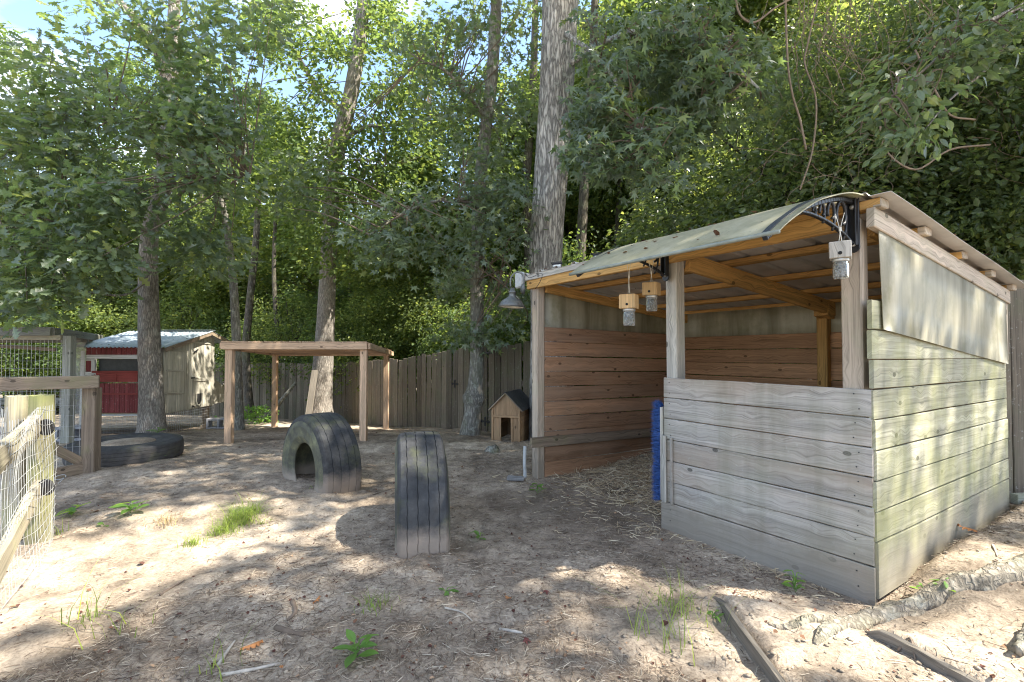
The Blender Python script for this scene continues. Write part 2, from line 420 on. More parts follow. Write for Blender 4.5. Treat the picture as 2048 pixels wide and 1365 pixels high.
M = {}
M['w_front'] = wood('weathered_grey_board', (.46, .42, .375), moss=.25, mossc=(.31, .30, .23), tint=(.42, .31, .22), lich=.15, dark=.55, var=.2, mud=.22, vstreak=.25)
M['w_side'] = wood('mossy_side_board', (.46, .435, .325), moss=.45, mossc=(.30, .30, .13), vstreak=.4, dark=.6, var=.22, mud=.26)
M['w_left'] = wood('reddish_inner_board', (.44, .25, .145), moss=.15, mossc=(.30, .22, .15), tint=(.40, .27, .19), dark=.55)
M['w_back'] = wood('warm_inner_board', (.58, .32, .17), dark=.6)
M['w_orange'] = wood('orange_rafter_wood', (.66, .38, .13), dark=.7, var=.2)
M['w_post'] = wood('pinkish_post_wood', (.54, .44, .34), dark=.6, var=.15, moss=.15, mossc=(.3, .31, .2), mud=.25)
M['w_pale'] = wood('pale_weathered_wood', (.60, .56, .49), dark=.65, var=.2, moss=.1, mossc=(.3, .31, .2))
M['w_fence'] = wood('dark_fence_picket', (.215, .175, .13), dark=.4, moss=.25, mossc=(.10, .12, .06), var=.45, knots=False, lich=.25)
M['w_pav'] = wood('fresh_pine', (.60, .41, .27), dark=.7, var=.2)
M['w_frame'] = wood('brown_frame_wood', (.34, .26, .19), dark=.6, moss=.1)
M['w_lime'] = wood('lime_green_mossy_post', (.33, .30, .18), dark=.5, moss=.45, mossc=(.27, .29, .09), knots=False)
M['w_rail'] = wood('pale_split_rail', (.44, .385, .28), dark=.45, moss=.2, mossc=(.4, .42, .2), knots=False)
M['w_run'] = wood('grey_run_wood', (.30, .295, .26), dark=.5, moss=.3, mossc=(.22, .24, .15))
M['w_cream'] = wood('dirty_cream_board', (.60, .56, .465), dark=.75, moss=.3, mossc=(.40, .37, .28), knots=False, grain=.5)
M['w_red'] = wood('faded_red_paint_board', (.24, .055, .055), dark=.6, knots=False, var=.2, lich=.25, grain=.6)
M['w_redtrim'] = wood('red_paint_trim', (.30, .065, .055), dark=.8, knots=False, var=.15, grain=.5)
M['w_white'] = wood('white_paint_board', (.68, .68, .66), dark=.8, knots=False, var=.1, moss=.12, mossc=(.4, .4, .33), grain=.5)
M['w_house'] = wood('tan_plywood', (.47, .30, .17), dark=.7, var=.15, moss=.2, mossc=(.25, .2, .12))
M['w_block'] = wood('honey_pine_block', (.60, .40, .20), dark=.7, var=.2)
M['metal_roof'] = plain('dull_galvanised_sheet', (.58, .55, .52), .5, .1, .25, 3, bumps=.05)
M['black_iron'] = plain('black_cast_plastic', (.02, .021, .023), .4, 0, .3, 40)
M['zinc'] = plain('zinc_grey_lamp', (.15, .155, .15), .45, .4, .3, 25)
M['lampin'] = plain('cream_lamp_inside', (.7, .68, .6), .5)
M['bolt'] = plain('dull_bolt', (.5, .5, .48), .4, .6)
M['canvas'] = None
M['string'] = plain('white_string', (.7, .68, .6), .9)
M['wire'] = plain('galvanised_wire', (.42, .42, .41), .5, .4, .2, 15, bumps=0)
M['blue'] = plain('blue_bristle', (.03, .085, .27), .5, 0, .5, 60)
M['shingle'] = plain('dark_shingle', (.05, .05, .052), .9, 0, .4, 60, bumps=.8)
M['stone'] = plain('grey_stone', (.25, .24, .23), .9, 0, .3, 14, bumps=.6, bdist=.01)
M['concrete'] = plain('grey_concrete', (.36, .36, .38), .9, 0, .25, 30, bumps=.5)
M['dark'] = plain('dark_void', (.02, .02, .02), .9)
M['pvc'] = plain('white_plastic', (.48, .49, .48), .6, 0, .2)
M['solar'] = plain('dark_solar_glass', (.02, .022, .03), .15, 0, .2, spec=.6)
M['edge'] = wood('shade_darkened_wood', (.20, .175, .145), dark=.5, knots=False)  # colour darkened to stand for shade on the edging faces and leaning plank
M['root'] = bark('flaky_root_bark', (.36, .315, .25), .55, .9, .45, .2)
M['needles'] = plain('pine_litter', (.20, .13, .08), .9, 0, .4, 30)
M['bark_pale'] = bark('pale_flaky_bark', (.54, .51, .47), .30, .8, .7)
M['bark_oak'] = bark('grey_oak_bark', (.42, .375, .33), .45, 1.6, .4)
M['bark_dark'] = bark('dark_bark', (.19, .165, .135), .4, 1.2, .25, .3)
M['bark_spot'] = bark('lichen_spotted_bark', (.32, .30, .26), .5, 1.3, .85, .3)
M['twig'] = plain('twig_bark', (.16, .12, .09), .9, 0, .3, 20)
M['vine'] = plain('vine_bark', (.24, .18, .13), .9, 0, .3, 20)
M['lf_gum'] = leafmat('sweetgum_leaf', (.116, .156, .106), (.30, .42, .11), .38, .33, .9)
M['lf_oak'] = leafmat('oak_leaf', (.112, .150, .092), (.31, .44, .11), .40, .34, .85)
M['lf_wood'] = leafmat('woodland_leaf', (.078, .124, .046), (.28, .39, .08), .48, .5, .35, .5)
M['lf_wood2'] = leafmat('bright_woodland_leaf', (.104, .146, .054), (.44, .55, .13), .50, .5, .35, .5)
M['lf_dark'] = leafmat('dark_evergreen_leaf', (.108, .146, .074), (.38, .50, .12), .44, .34, .8, .5)
M['lf_weed'] = leafmat('weed_leaf', (.13, .26, .06), (.35, .55, .10), .42, .5, .3, .2)
M['grass'] = leafmat('grass_blade', (.22, .30, .07), (.45, .55, .15), .42, .6, .2, .4)
M['drygrass'] = leafmat('dry_blade', (.42, .33, .19), (.4, .3, .15), .25, .7, .2, .4)

# ------------------------------------------------------------------ sky backdrop is the world; ground sheet
def axis_steps(a, b, fine, lo, hi, g=1.16):
    xs = list(np.arange(a, b + 1e-6, fine)); s_ = fine
    x = xs[-1]
    while x < hi: s_ *= g; x += s_; xs.append(x)
    s_ = fine; x = xs[0]; pre = []
    while x > lo: s_ *= g; x -= s_; pre.append(x)
    return np.array(pre[::-1] + xs)
gx = axis_steps(-3.6, 3.3, .024, -400, 400); gy = axis_steps(1.15, 6.4, .026, -60, 500)
X, Y = np.meshgrid(gx, gy); Z = gz(X, Y)
mb = MB(); nx, ny = len(gx), len(gy)
i = np.arange(ny - 1)[:, None] * nx; j = np.arange(nx - 1)[None]
mb.add(np.stack([X, Y, Z], -1).reshape(-1, 3), np.stack([i + j, i + j + 1, i + nx + j + 1, i + nx + j], -1).reshape(-1, 4))
m, t, b = newmat('sandy_soil')
pos = N(t, 'ShaderNodeNewGeometry').outputs['Position']
n1 = noise(t, pos, 1.1, 6, .65); n2 = noise(t, pos, 9, 6, .7, .5); n3 = noise(t, pos, 70, 5, .7); n4 = noise(t, pos, 260, 2, .6)
c = ramp(t, n1, [(.34, (.20, .165, .13)), (.47, (.37, .31, .245)), (.62, (.57, .49, .395))]).outputs[0]
c = mixc(t, .55, c, ramp(t, n2, [(.35, (.32, .29, .27)), (.58, (1.15, 1.12, 1.08))]).outputs[0], 'MULTIPLY')
c = mixc(t, .6, c, ramp(t, n3, [(.35, (.45, .40, .37)), (.56, (1.08, 1.06, 1.04))]).outputs[0], 'MULTIPLY')
# darker trodden soil in front of the doorway
vm = N(t, 'ShaderNodeVectorMath', operation='DISTANCE'); L(t, pos, vm.inputs[0]); vm.inputs[1].default_value = (.45, 3.75, 0)
ad = N(t, 'ShaderNodeMath', operation='MULTIPLY_ADD'); L(t, n1, ad.inputs[0]); ad.inputs[1].default_value = 1.6; L(t, vm.outputs['Value'], ad.inputs[2])
c = mixc(t, ramp(t, ad.outputs[0], [(1.15, g3(.75)), (1.9, g3(0))]).outputs[0] if False else 0.0, c, (.10, .08, .065))
dm = N(t, 'ShaderNodeMapRange'); dm.inputs[1].default_value = .95; dm.inputs[2].default_value = 2.1; dm.inputs[3].default_value = .5; dm.inputs[4].default_value = 0
L(t, ad.outputs[0], dm.inputs[0]); c = mixc(t, dm.outputs[0], c, (.135, .105, .08))
vo = N(t, 'ShaderNodeTexVoronoi'); vo.inputs['Scale'].default_value = 55; L(t, pos, vo.inputs['Vector'])
c = mixc(t, ramp(t, vo.outputs['Distance'], [(.10, g3(.6)), (.2, g3(0))]).outputs[0], c, (.13, .085, .06))
L(t, c, b.inputs['Base Color']); b.inputs['Roughness'].default_value = .95; b.inputs['Specular IOR Level'].default_value = .1
bump(t, b, mixc(t, .5, n3, n2), .8, .018)
g = obj('ground', mb, m, None, True); g['kind'] = 'structure'; M['soil'] = m

# ------------------------------------------------------------------ the goat shelter
sh = thing('animal_shelter', 'open-fronted board shelter with half wall and sloping metal roof, right half of the yard', 'shed', S(1.3, 1, 0))
PW = .089
def zr(b): return 1.827 - .106 * b                       # top line of the rafters
# posts: front right, front middle, front left, back right, back middle, back left
for s_, b_, mat, ztop in ((.075, .045, 'w_post', 1.80), (1.135, .045, 'w_pale', 1.80), (2.68, .045, 'w_post', 1.80),
                          (.075, 2.08, 'w_post', 1.585), (1.135, 2.08, 'w_orange', 1.60), (2.68, 2.08, 'w_post', 1.58)):
    p = S(s_, b_, 0); q = p.copy(); p[2] = -.12; q[2] = ztop
    o = board('post', p, q, PW, PW, M[mat], sh, up=V, bev=.006, jit=.006)
# front half wall: seven boards
zb = [-.10, .163, .305, .447, .588, .73, .871, .985]
zt = [.158, .300, .441, .583, .724, .866, .975]
zb = [-.10] + [.165 + .1375 * k for k in range(6)]
top = .982
for k in range(7):
    z0 = zb[k]; z1 = zb[k + 1] - .005 if k < 6 else top
    zl0 = z0 + .004 * k / 6; ex = (0.0, .012, -.004, .008, .0, .01, .004)[k]
    ll = 1.175 + (0.035 if k == 0 else (.0 if k < 4 else .006))
    p0 = S(-.012 + ex * .3, -.012, (z0 + z1) / 2); p1 = S(ll, -.012, (z0 + z1) / 2 + .006)
    wboard('wall_board', p0, p1, z1 - z0, .019, M['w_front'], sh)
# screws on the boards
mb = MB()
for k in range(7):
    for s_ in (.06, 1.13):
        for dz in (-.035, .035): lathe(mb, [(0, -.002), (.003, -.002), (.003, 0)], S(s_ + rng.normal() * .008, -.023, max(zb[k], .02) + .07 + dz), V, 8)
obj('screw_heads', mb, M['black_iron'], sh)['kind'] = 'stuff'
# thin strips on the left edge of the half wall
board('edge_strip', S(1.172, -.033, .165), S(1.172, -.033, .605), .028, .018, M['w_pale'], sh, up=U)
board('edge_strip', S(1.115, -.032, .165), S(1.115, -.032, .60), .018, .014, M['w_front'], sh, up=U)
# right side wall, nine boards
for k in range(9):
    z0 = .02 if k == 0 else .136 + .141 * k; z1 = .136 + .141 * (k + 1) - .006
    tw = (.0, .006, -.003, .004, 0, .008, -.004, .01, 0)[k]
    p0 = S(-.014 + 0.003 * (k % 2), -.005 - .006 * (k % 3) - (.014 if k > 5 else 0), (z0 + z1) / 2); p1 = S(-.012, 2.14 + .012 * (k % 2), (z0 + z1) / 2 - .004)
    wboard('wall_board', p0, p1, z1 - z0, .02, M['w_side'], sh, amp=.004)
# left wall, seen from inside; the boards drop a little towards the back
for k in range(10):
    z0 = -.02 if k == 0 else .012 + .139 * k; z1 = .012 + .139 * (k + 1) - .006
    p0 = S(2.645 - .006 * (k % 2), .09, (z0 + z1) / 2); p1 = S(2.64, 2.06, (z0 + z1) / 2 - .04 + .004 * (k % 3))
    wboard('wall_board', p0, p1, z1 - z0, .019, M['w_left'], sh, amp=.003)
# back wall in two bays
for k in range(9):
    z0 = .06 + .142 * k; z1 = z0 + .137
    for (sa, sb) in ((.10, 1.09), (1.18, 2.63)):
        board('wall_board', S(sa, 2.10, (z0 + z1) / 2 + rng.normal() * .003), S(sb, 2.10, (z0 + z1) / 2 + rng.normal() * .003), z1 - z0, .019, M['w_back'], sh, jit=.005)
# kick rail nailed across the left post and wall
board('kick_rail', S(2.617, -.085, .345), S(2.605, 1.95, .285), .088, .032, M['w_frame'], sh)
# rafters: sides and middle
for s_, mat in ((-.006, 'w_pale'), (1.135, 'w_orange'), (2.665, 'w_orange')):
    b0, b1 = (-.03, 2.20) if s_ < 0 else (0.09, 2.18)
    if s_ == -.006: board('rafter', S(s_ - .018, b0, zr(b0) - .046), S(s_ - .018, b1, zr(b1) - .046), .092, .036, M['w_post'], sh, bev=.004); \
        board('rafter', S(s_ + .03, .1, zr(.1) - .05), S(s_ + .03, b1, zr(b1) - .05), .09, .036, M['w_orange'], sh, bev=.004)
    else: board('rafter', S(s_ - (.065 if s_ < 2 else 0.05), b0, zr(b0) - .06), S(s_ - (.065 if s_ < 2 else .05), b1, zr(b1) - .062), .12 if s_ < 2 else .09, .038, M[mat], sh, bev=.004)
# purlins laid flat on the rafters, ends showing on the right
for k, b_ in enumerate((.02, .56, 1.14, 1.70, 2.20)):
    board('purlin', S(-.065, b_, zr(b_) + .022), S(2.80, b_, zr(b_) + .022), .086, .040, M['w_orange'], sh, up=V, bev=.004)
    mbp = MB(); bar(mbp, S(-.067, b_, zr(b_) + .022), S(-.030, b_, zr(b_) + .022), .088, .042, V, .004)
    obj('purlin_end', mbp, M['w_post'], sh)
# front header under the purlin, pale front edge board over the left bay
board('header', S(.12, -.012, 1.79), S(2.76, -.012, 1.79), .085, .036, M['w_orange'], sh, bev=.004)
board('fascia', S(1.2, -.036, 1.862), S(2.86, -.036, 1.850), .048, .022, M['w_pale'], sh, bev=.004)
board('brace_block', S(1.10, 1.96, 1.53), S(1.10, 2.08, 1.50), .10, .12, M['w_orange'], sh)
# ribbed metal roof sheets
def roof_sheet(sa, sb, name='roof_sheet'):
    mb = MB(); ss_ = [sa]; rib = .229; prof = []
    x = sa
    while x < sb - 1e-6:
        for dx, h in ((0, 0), (.085, 0), (.098, .019), (.131, .019), (.144, 0)):
            if x + dx <= sb: prof.append((x + dx, h))
        x += rib
    prof.append((sb, 0)); prof = np.array(prof)
    bs = np.linspace(-.055, 2.36, 9); vv = []
    for off in (0, .0015):
        for b_ in bs:
            wob = .003 * math.sin(b_ * 5)
            vv += [S(p[0], b_, zr(b_) + .044 + p[1] + off + wob) for p in prof]
    n = len(prof); m_ = len(bs); i = np.arange(m_ - 1)[:, None] * n; j = np.arange(n - 1)[None]
    q = np.stack([i + j, i + j + 1, i + n + j + 1, i + n + j], -1).reshape(-1, 4)
    q2 = q[:, ::-1] + n * m_
    e = []
    o_ = n * m_
    for k in range(n - 1): e.append([k, k + 1, k + 1 + o_, k + o_]); e.append([(m_ - 1) * n + k, (m_ - 1) * n + k + 1, (m_ - 1) * n + k + 1 + o_, (m_ - 1) * n + k + o_])
    for k in range(m_ - 1): e.append([k * n, k * n + n, k * n + n + o_, k * n + o_]); e.append([k * n + n - 1, k * n + 2 * n - 1, k * n + 2 * n - 1 + o_, k * n + n - 1 + o_])
    mb.add(vv, np.concatenate([q, q2, np.array(e)])); return obj(name, mb, M['metal_roof'], sh)
roof_sheet(-.115, .801); roof_sheet(.8012, 1.717); roof_sheet(1.7172, 2.845)
# greenish translucent panels at the top of the walls
m, t, b = newmat('algae_stained_translucent_panel')
pos = N(t, 'ShaderNodeNewGeometry').outputs['Position']
c = ramp(t, noise(t, pos, 1, 5, .6, .3, (7, 7, .9)), [(.3, (.33, .295, .20)), (.52, (.54, .50, .375)), (.75, (.66, .62, .50))]).outputs[0]
c = mixc(t, ramp(t, noise(t, pos, 5, 5, .7), [(.5, g3(0)), (.68, g3(.6))]).outputs[0], c, (.32, .30, .17))
L(t, c, b.inputs['Base Color']); b.inputs['Roughness'].default_value = .38
tr = N(t, 'ShaderNodeBsdfTranslucent'); L(t, c, tr.inputs[0]); ms = N(t, 'ShaderNodeMixShader'); ms.inputs[0].default_value = .42
L(t, b.outputs[0], ms.inputs[1]); L(t, tr.outputs[0], ms.inputs[2]); L(t, ms.outputs[0], t.nodes['Material Output'].inputs[0])
M['panel'] = m
def panel(name, corners, th, mat, parent, bow=0.0, bdir=None, nu=10, nv=4):
    """corners: bl, br, tr, tl"""
    bl, br, tr_, tl = [np.asarray(c_, float) for c_ in corners]; nn = norm(np.cross(br - bl, tl - bl)); mb = MB(); vv = []; uv = []
    for off in (0, th):
        for a in np.linspace(0, 1, nv):
            for u_ in np.linspace(0, 1, nu):
                p = (bl * (1 - u_) + br * u_) * (1 - a) + (tl * (1 - u_) + tr_ * u_) * a
                vv.append(p + nn * (off + bow * math.sin(u_ * math.pi * 2.3 + .4) * (1 - a))); uv.append((u_, a))
    n = nu; m_ = nv; i = np.arange(m_ - 1)[:, None] * n; j = np.arange(n - 1)[None]
    q = np.stack([i + j, i + j + 1, i + n + j + 1, i + n + j], -1).reshape(-1, 4); o_ = n * m_; e = []
    for k in range(n - 1): e += [[k, k + 1, k + 1 + o_, k + o_], [(m_ - 1) * n + k, (m_ - 1) * n + k + 1, (m_ - 1) * n + k + 1 + o_, (m_ - 1) * n + k + o_]]
    for k in range(m_ - 1): e += [[k * n, k * n + n, k * n + n + o_, k * n + o_], [k * n + n - 1, k * n + 2 * n - 1, k * n + 2 * n - 1 + o_, k * n + n - 1 + o_]]
    mb.add(vv, np.concatenate([q, q[:, ::-1] + o_, np.array(e)]), None, uv); return obj(name, mb, mat, parent, True)
panel('side_panel', (S(-.036, .06, 1.262), S(-.036, 2.12, 1.075), S(-.034, 2.12, zr(2.12) - .085), S(-.034, .035, zr(.03) - .08)), -.003, M['panel'], sh, .004)
panel('side_panel', (S(2.665, .1, 1.385), S(2.66, 2.06, 1.345), S(2.665, 2.06, zr(2.06) - .03), S(2.665, .1, zr(.1) - .03)), -.003, M['panel'], sh, .004)
panel('back_panel', (S(.1, 2.115, 1.33), S(2.64, 2.115, 1.33), S(2.64, 2.115, 1.60), S(.1, 2.115, 1.60)), -.003, M['panel'], sh, .002)
board('leftover_board', S(-.016, 2.16, 1.1), S(-.016, 2.16, 1.55), .07, .02, M['w_post'], sh, up=V)

# ------------------------------------------------------------------ curved door canopy with scroll brackets
CAN = np.array([(0, 1.885), (.13, 1.875), (.27, 1.843), (.45, 1.785), (.61, 1.705), (.70, 1.655), (.765, 1.612)])
canc = catmull(np.stack([CAN[:, 0], np.zeros(len(CAN)), CAN[:, 1]], 1), 6)[:, [0, 2]]
ca = thing('door_canopy', 'curved cream polycarbonate canopy on scrolled black brackets over the half wall', 'canopy', S(.6, -.03, 1.66))
m, t, b = newmat('clouded_polycarbonate')
pos = N(t, 'ShaderNodeNewGeometry').outputs['Position']
c = ramp(t, noise(t, pos, 7, 6, .65), [(.3, (.40, .375, .23)), (.6, (.60, .56, .40)), (.8, (.70, .67, .54))]).outputs[0]
c = mixc(t, ramp(t, noise(t, pos, 55, 3, .6), [(.66, g3(0)), (.72, g3(.7))]).outputs[0], c, (.2, .19, .14))
L(t, c, b.inputs['Base Color']); b.inputs['Roughness'].default_value = .4
tr = N(t, 'ShaderNodeBsdfTranslucent'); L(t, c, tr.inputs[0]); ms = N(t, 'ShaderNodeMixShader'); ms.inputs[0].default_value = .35
L(t, b.outputs[0], ms.inputs[1]); L(t, tr.outputs[0], ms.inputs[2]); L(t, ms.outputs[0], t.nodes['Material Output'].inputs[0]); M['poly'] = m
def can_pt(s_, k, dz=0.0, db=0.0): return S(s_, -.035 - canc[k][0] - db, canc[k][1] + dz)
mb = MB(); ns_ = 12; n = len(canc); vv = []
for off in (0, .006):
    for s_ in np.linspace(-.01, 1.235, ns_):
        for k in range(n):
            e = k / (n - 1); vv.append(can_pt(s_ - (.05 * (e - .5) if s_ > 1.2 else 0), k, off + .006 * math.sin(s_ * 7) * e))
i = np.arange(ns_ - 1)[:, None] * n; j = np.arange(n - 1)[None]
q = np.stack([i + j, i + j + 1, i + n + j + 1, i + n + j], -1).reshape(-1, 4); o_ = n * ns_; e = []
for k in range(n - 1): e += [[k, k + 1, k + 1 + o_, k + o_], [(ns_ - 1) * n + k, (ns_ - 1) * n + k + 1, (ns_ - 1) * n + k + 1 + o_, (ns_ - 1) * n + k + o_]]
for k in range(ns_ - 1): e += [[k * n + n - 1, k * n + 2 * n - 1, k * n + 2 * n - 1 + o_, k * n + n - 1 + o_]]
mb.add(vv, np.concatenate([q, q[:, ::-1] + o_, np.array(e)])); obj('canopy_sheet', mb, M['poly'], ca, True)
mb = MB(); P_ = [can_pt(s_, n - 1, .002) for s_ in np.linspace(-.012, 1.22, 9)]
tube(mb, P_, .009, 6); obj('front_edge_strip', mb, plain('grey_green_edge', (.24, .26, .22), .5), ca, True)
def bracket(s_):
    mb = MB()
    pts = [can_pt(s_, k, -.014) for k in range(n)]
    for a_, b_ in zip(pts[:-1], pts[1:]): bar(mb, a_, b_, .020, .022, Zv, .003)
    for a_, b_ in zip(pts[:-1], pts[1:]): bar(mb, a_ + Zv * .02, b_ + Zv * .02, .006, .034, Zv, .002)
    lowc = catmull([S(s_, -.05, 1.665), S(s_, -.13, 1.70), S(s_, -.27, 1.735), S(s_, -.43, 1.75), S(s_, -.56, 1.745)], 4)
    for a_, b_ in zip(lowc[:-1], lowc[1:]): bar(mb, a_, b_, .012, .020, Zv, .003)
    br = obj('bracket', mb, M['black_iron'], ca)
    mb = MB(); bar(mb, S(s_, -.030, 1.655), S(s_, -.030, 1.895), .05, .012, U, .005)
    lathe(mb, [(0, .006), (.025, .006), (.027, 0), (.025, -.006), (0, -.006)], S(s_, -.030, 1.655), V, 20)
    bar(mb, S(s_ - .018, -.045, 1.66), S(s_ - .018, -.045, 1.89), .006, .03, U, .002); bar(mb, S(s_ + .018, -.045, 1.66), S(s_ + .018, -.045, 1.89), .006, .03, U, .002)
    obj('mounting_plate', mb, M['black_iron'], ca)
    for zz in (1.668, 1.845):
        mb = MB(); lathe(mb, [(0, -.014), (.008, -.013), (.0125, -.008), (.0125, 0), (0, 0)], S(s_, -.036, zz), V, 16); obj('bolt', mb, M['bolt'], ca, True)
    for q_ in range(4):                                  # C scrolls between the two arcs
        mb = MB(); d = (.10, .20, .285, .355)[q_]; zu = np.interp(d, CAN[:, 0], CAN[:, 1]) - .026; zl = np.interp(d, [0, .08, .22, .38, .51], [1.65, 1.70, 1.735, 1.75, 1.745]) + .006; r = (zu - zl) / 2; zc = (zu + zl) / 2
        th = np.linspace(-.4, 4.6, 22); rr = r * (1 - .62 * np.clip((th - 1.4) / 3.2, 0, 1) * .9)
        tube(mb, [S(s_, -.05 - d - rr_ * math.cos(a_) * .75, zc + rr_ * math.sin(a_) * 1.05) for a_, rr_ in zip(th, rr)], .0075 - q_ * .0008, 6)
        tube(mb, [S(s_, -.05 - d + .7 * r, zc + .2 * r), S(s_, -.05 - d + .55 * r, zc - .8 * r), S(s_, -.05 - d + .1 * r, zc - 1.6 * r)], .006, 6)
        obj('scroll', mb, M['black_iron'], ca, True)
bracket(.045); bracket(1.15)

# ------------------------------------------------------------------ jar bee traps
glass, t, b = newmat('dusty_jar_glass')
b.inputs['Base Color'].default_value = (.75, .77, .74, 1); b.inputs['Roughness'].default_value = .12; b.inputs['Transmission Weight'].default_value = .82; b.inputs['IOR'].default_value = 1.2
pos = N(t, 'ShaderNodeNewGeometry').outputs['Position']
nn = noise(t, pos, 90, 4, .6); L(t, ramp(t, nn, [(.4, g3(.85)), (.8, g3(.55))]).outputs[0], b.inputs['Transmission Weight']); bump(t, b, nn, .3, .002)
def bee_trap(p, yaw, topz, label, mat, sc_=1.0):
    """p: block centre"""
    th_ = thing('bee_trap', label, 'insect trap', p, 'jar bee traps hanging in the shelter front')
    ax = np.array([math.cos(yaw), math.sin(yaw), 0]); ay = np.array([-ax[1], ax[0], 0]); h = np.array([.046, .046, .041]) * sc_
    mb = MB(); cbox(mb, p, Zv, ax, ay, (h[2], h[0], h[1]), .003, .002); bl = obj('block', mb, mat, th_)
    mb = MB(); lathe(mb, [(0, 0), (.0075, 0), (.0075, .002), (0, .002)], p - ay * (h[1] + .001) - Zv * .018 * sc_, -ay, 12); obj('entry_hole', mb, M['dark'], bl)
    j = p - Zv * h[2]
    mb = MB(); lathe(mb, [(0, 0), (.035 * sc_, 0), (.036 * sc_, -.002), (.036 * sc_, -.014 * sc_), (.034 * sc_, -.015 * sc_), (0, -.015 * sc_)], j, Zv, 28); obj('lid', mb, M['bolt'], th_, True)
    r_ = np.array([(.031, -.0155), (.031, -.022), (.034, -.03), (.0345, -.085), (.031, -.098), (.0, -.099), (0, -.094), (.028, -.093), (.031, -.083), (.031, -.03), (.028, -.02)]) * sc_
    mb = MB(); lathe(mb, r_, j, Zv, 28); obj('jar', mb, glass, th_, True)
    mb = MB()
    tp = p + Zv * h[2]
    tube(mb, catmull([tp + ax * .006, (tp + ax * .002) * .55 + np.array([*p[:2], topz]) * .45, np.array([*p[:2], topz]) + ax * .016], 4), .0014, 5)
    tube(mb, catmull([tp - ax * .006, (tp - ax * .002) * .6 + np.array([*p[:2], topz]) * .4, np.array([*p[:2], topz]) - ax * .016], 4), .0014, 5)
    kz = tp[2] + (topz - tp[2]) * .45; tube(mb, [np.array([p[0], p[1], kz - .008]), np.array([p[0], p[1], kz + .008])], .005, 6)
    obj('string', mb, M['string'], th_)
bee_trap(dp(1258, 604, 2.85), 2.65 - math.pi, 1.72, 'honey-coloured wood block with glass jar, leftmost of the hanging traps', M['w_block'])
bee_trap(dp(1303, 579, 3.02), 2.55 - math.pi, 1.72, 'wood block with glass jar hanging beside the middle post, on the shortest string', M['w_block'], .97)
bee_trap(dp(1681, 502, 2.08), 2.62 - math.pi - .1, 1.745, 'weathered grey block with glass jar hanging at the right-hand post', M['w_pale'], .86)

# ------------------------------------------------------------------ barn lamp on the left post
lp = dp(1023, 600, 4.46); la = thing('barn_lamp', 'grey gooseneck barn lamp mounted on the shelter left post', 'lamp', lp)
zt_, zbm = dp(1023, 583, 4.46)[2], dp(1023, 615, 4.46)[2]
mb = MB(); H_ = zt_ - zbm
lathe(mb, [(.0, H_ + .03), (.020, H_ + .03), (.022, H_ + .005), (.034, H_), (.036, H_ * .9), (.030, H_ * .88), (.033, H_ * .66), (.052, H_ * .56), (.086, H_ * .42), (.110, H_ * .18), (.120, 0), (.117, 0), (.106, H_ * .16), (.08, H_ * .38), (.04, H_ * .5), (0, H_ * .52)], [lp[0], lp[1], zbm], [.06, 0, 1], 40)
obj('shade', mb, M['zinc'], la, True)
mb = MB(); lathe(mb, [(.113, .002), (.102, H_ * .14), (.076, H_ * .34), (.03, H_ * .46)], [lp[0], lp[1], zbm], [.06, 0, 1], 32); obj('shade_lining', mb, M['lampin'], la, True)
mb = MB(); pl = dp(1048, 578, 4.46)
lathe(mb, [(0, .03), (.02, .03), (.046, .018), (.052, 0), (0, 0)], pl, -V * .6 - U * -.2 + np.array([-.3, 0, 0]), 24); obj('backplate', mb, M['zinc'], la, True)
mb = MB(); tube(mb, catmull([dp(1021, 575, 4.46), dp(1022, 556, 4.46), dp(1033, 545, 4.46), dp(1046, 551, 4.46), pl], 6), .008, 8); obj('arm', mb, M['zinc'], la, True)
# white plastic box behind it
bx = dp(1040, 561, 4.62); mb = MB(); cbox(mb, bx, Zv, U, V, (.075, .05, .03), .012); sbx = tag(obj('junction_box', mb, M['pvc'], None), 'white plastic box fixed behind the barn lamp', 'plastic box')
# small solar cells on the roof's front edge
for k, (px, py, Yd, lab) in enumerate(((1113, 531, 4.5, 'small dark solar panel tilted on the roof edge, nearest the big trunk'), (1196, 513, 4.05, 'small dark solar light on the roof edge, above the canopy tip'))):
    p = dp(px, py, Yd); th_ = thing('solar_light', lab, 'solar light', p); mb = MB()
    cbox(mb, p + Zv * .02, norm(np.array([1, .1, .12])), norm(np.array([-.1, 1, .4])), norm(np.array([-.2, -.4, 1])), (.05, .035, .006), .002); obj('cell', mb, M['solar'], th_)
    mb = MB(); cbox(mb, p - Zv * .005, norm(np.array([1, .1, .0])), norm(np.array([-.1, 1, 0])), Zv, (.035, .025, .016), .003); obj('body', mb, M['bolt'], th_)
mb = MB(); tube(mb, catmull([dp(1050, 548, 4.46), dp(1060, 556, 4.4), dp(1083, 547, 4.35), dp(1081, 562, 4.35), dp(1071, 578, 4.4)], 6), .0025, 5)
tag(obj('cable', mb, M['black_iron'], None), 'thin dark cable looping from the lamp over the left post', 'cable')
# drainpipe and slab at the left post foot
pf = gp(1049, 957, 0.0); mb = MB()
tube(mb, catmull([dp(1050, 893, pf[1]+.03), dp(1049, 925, pf[1] - .01), dp(1050, 945, pf[1] - .01), dp(1049, 960, pf[1] - .01)], 5), .016, 10)
tag(obj('plastic_pipe', mb, M['pvc'], None, True), 'short white plastic pipe at the foot of the left post', 'pipe')
ps = gpz(1031, 961); mb = MB(); cbox(mb, ps + Zv * .012, [1, .05, 0], [-.05, 1, 0], Zv, (.075, .05, .014), .010, .012)
tag(obj('flat_stone', mb, M['stone'], None), 'flat blue-grey stone lying beside the left post', 'stone')

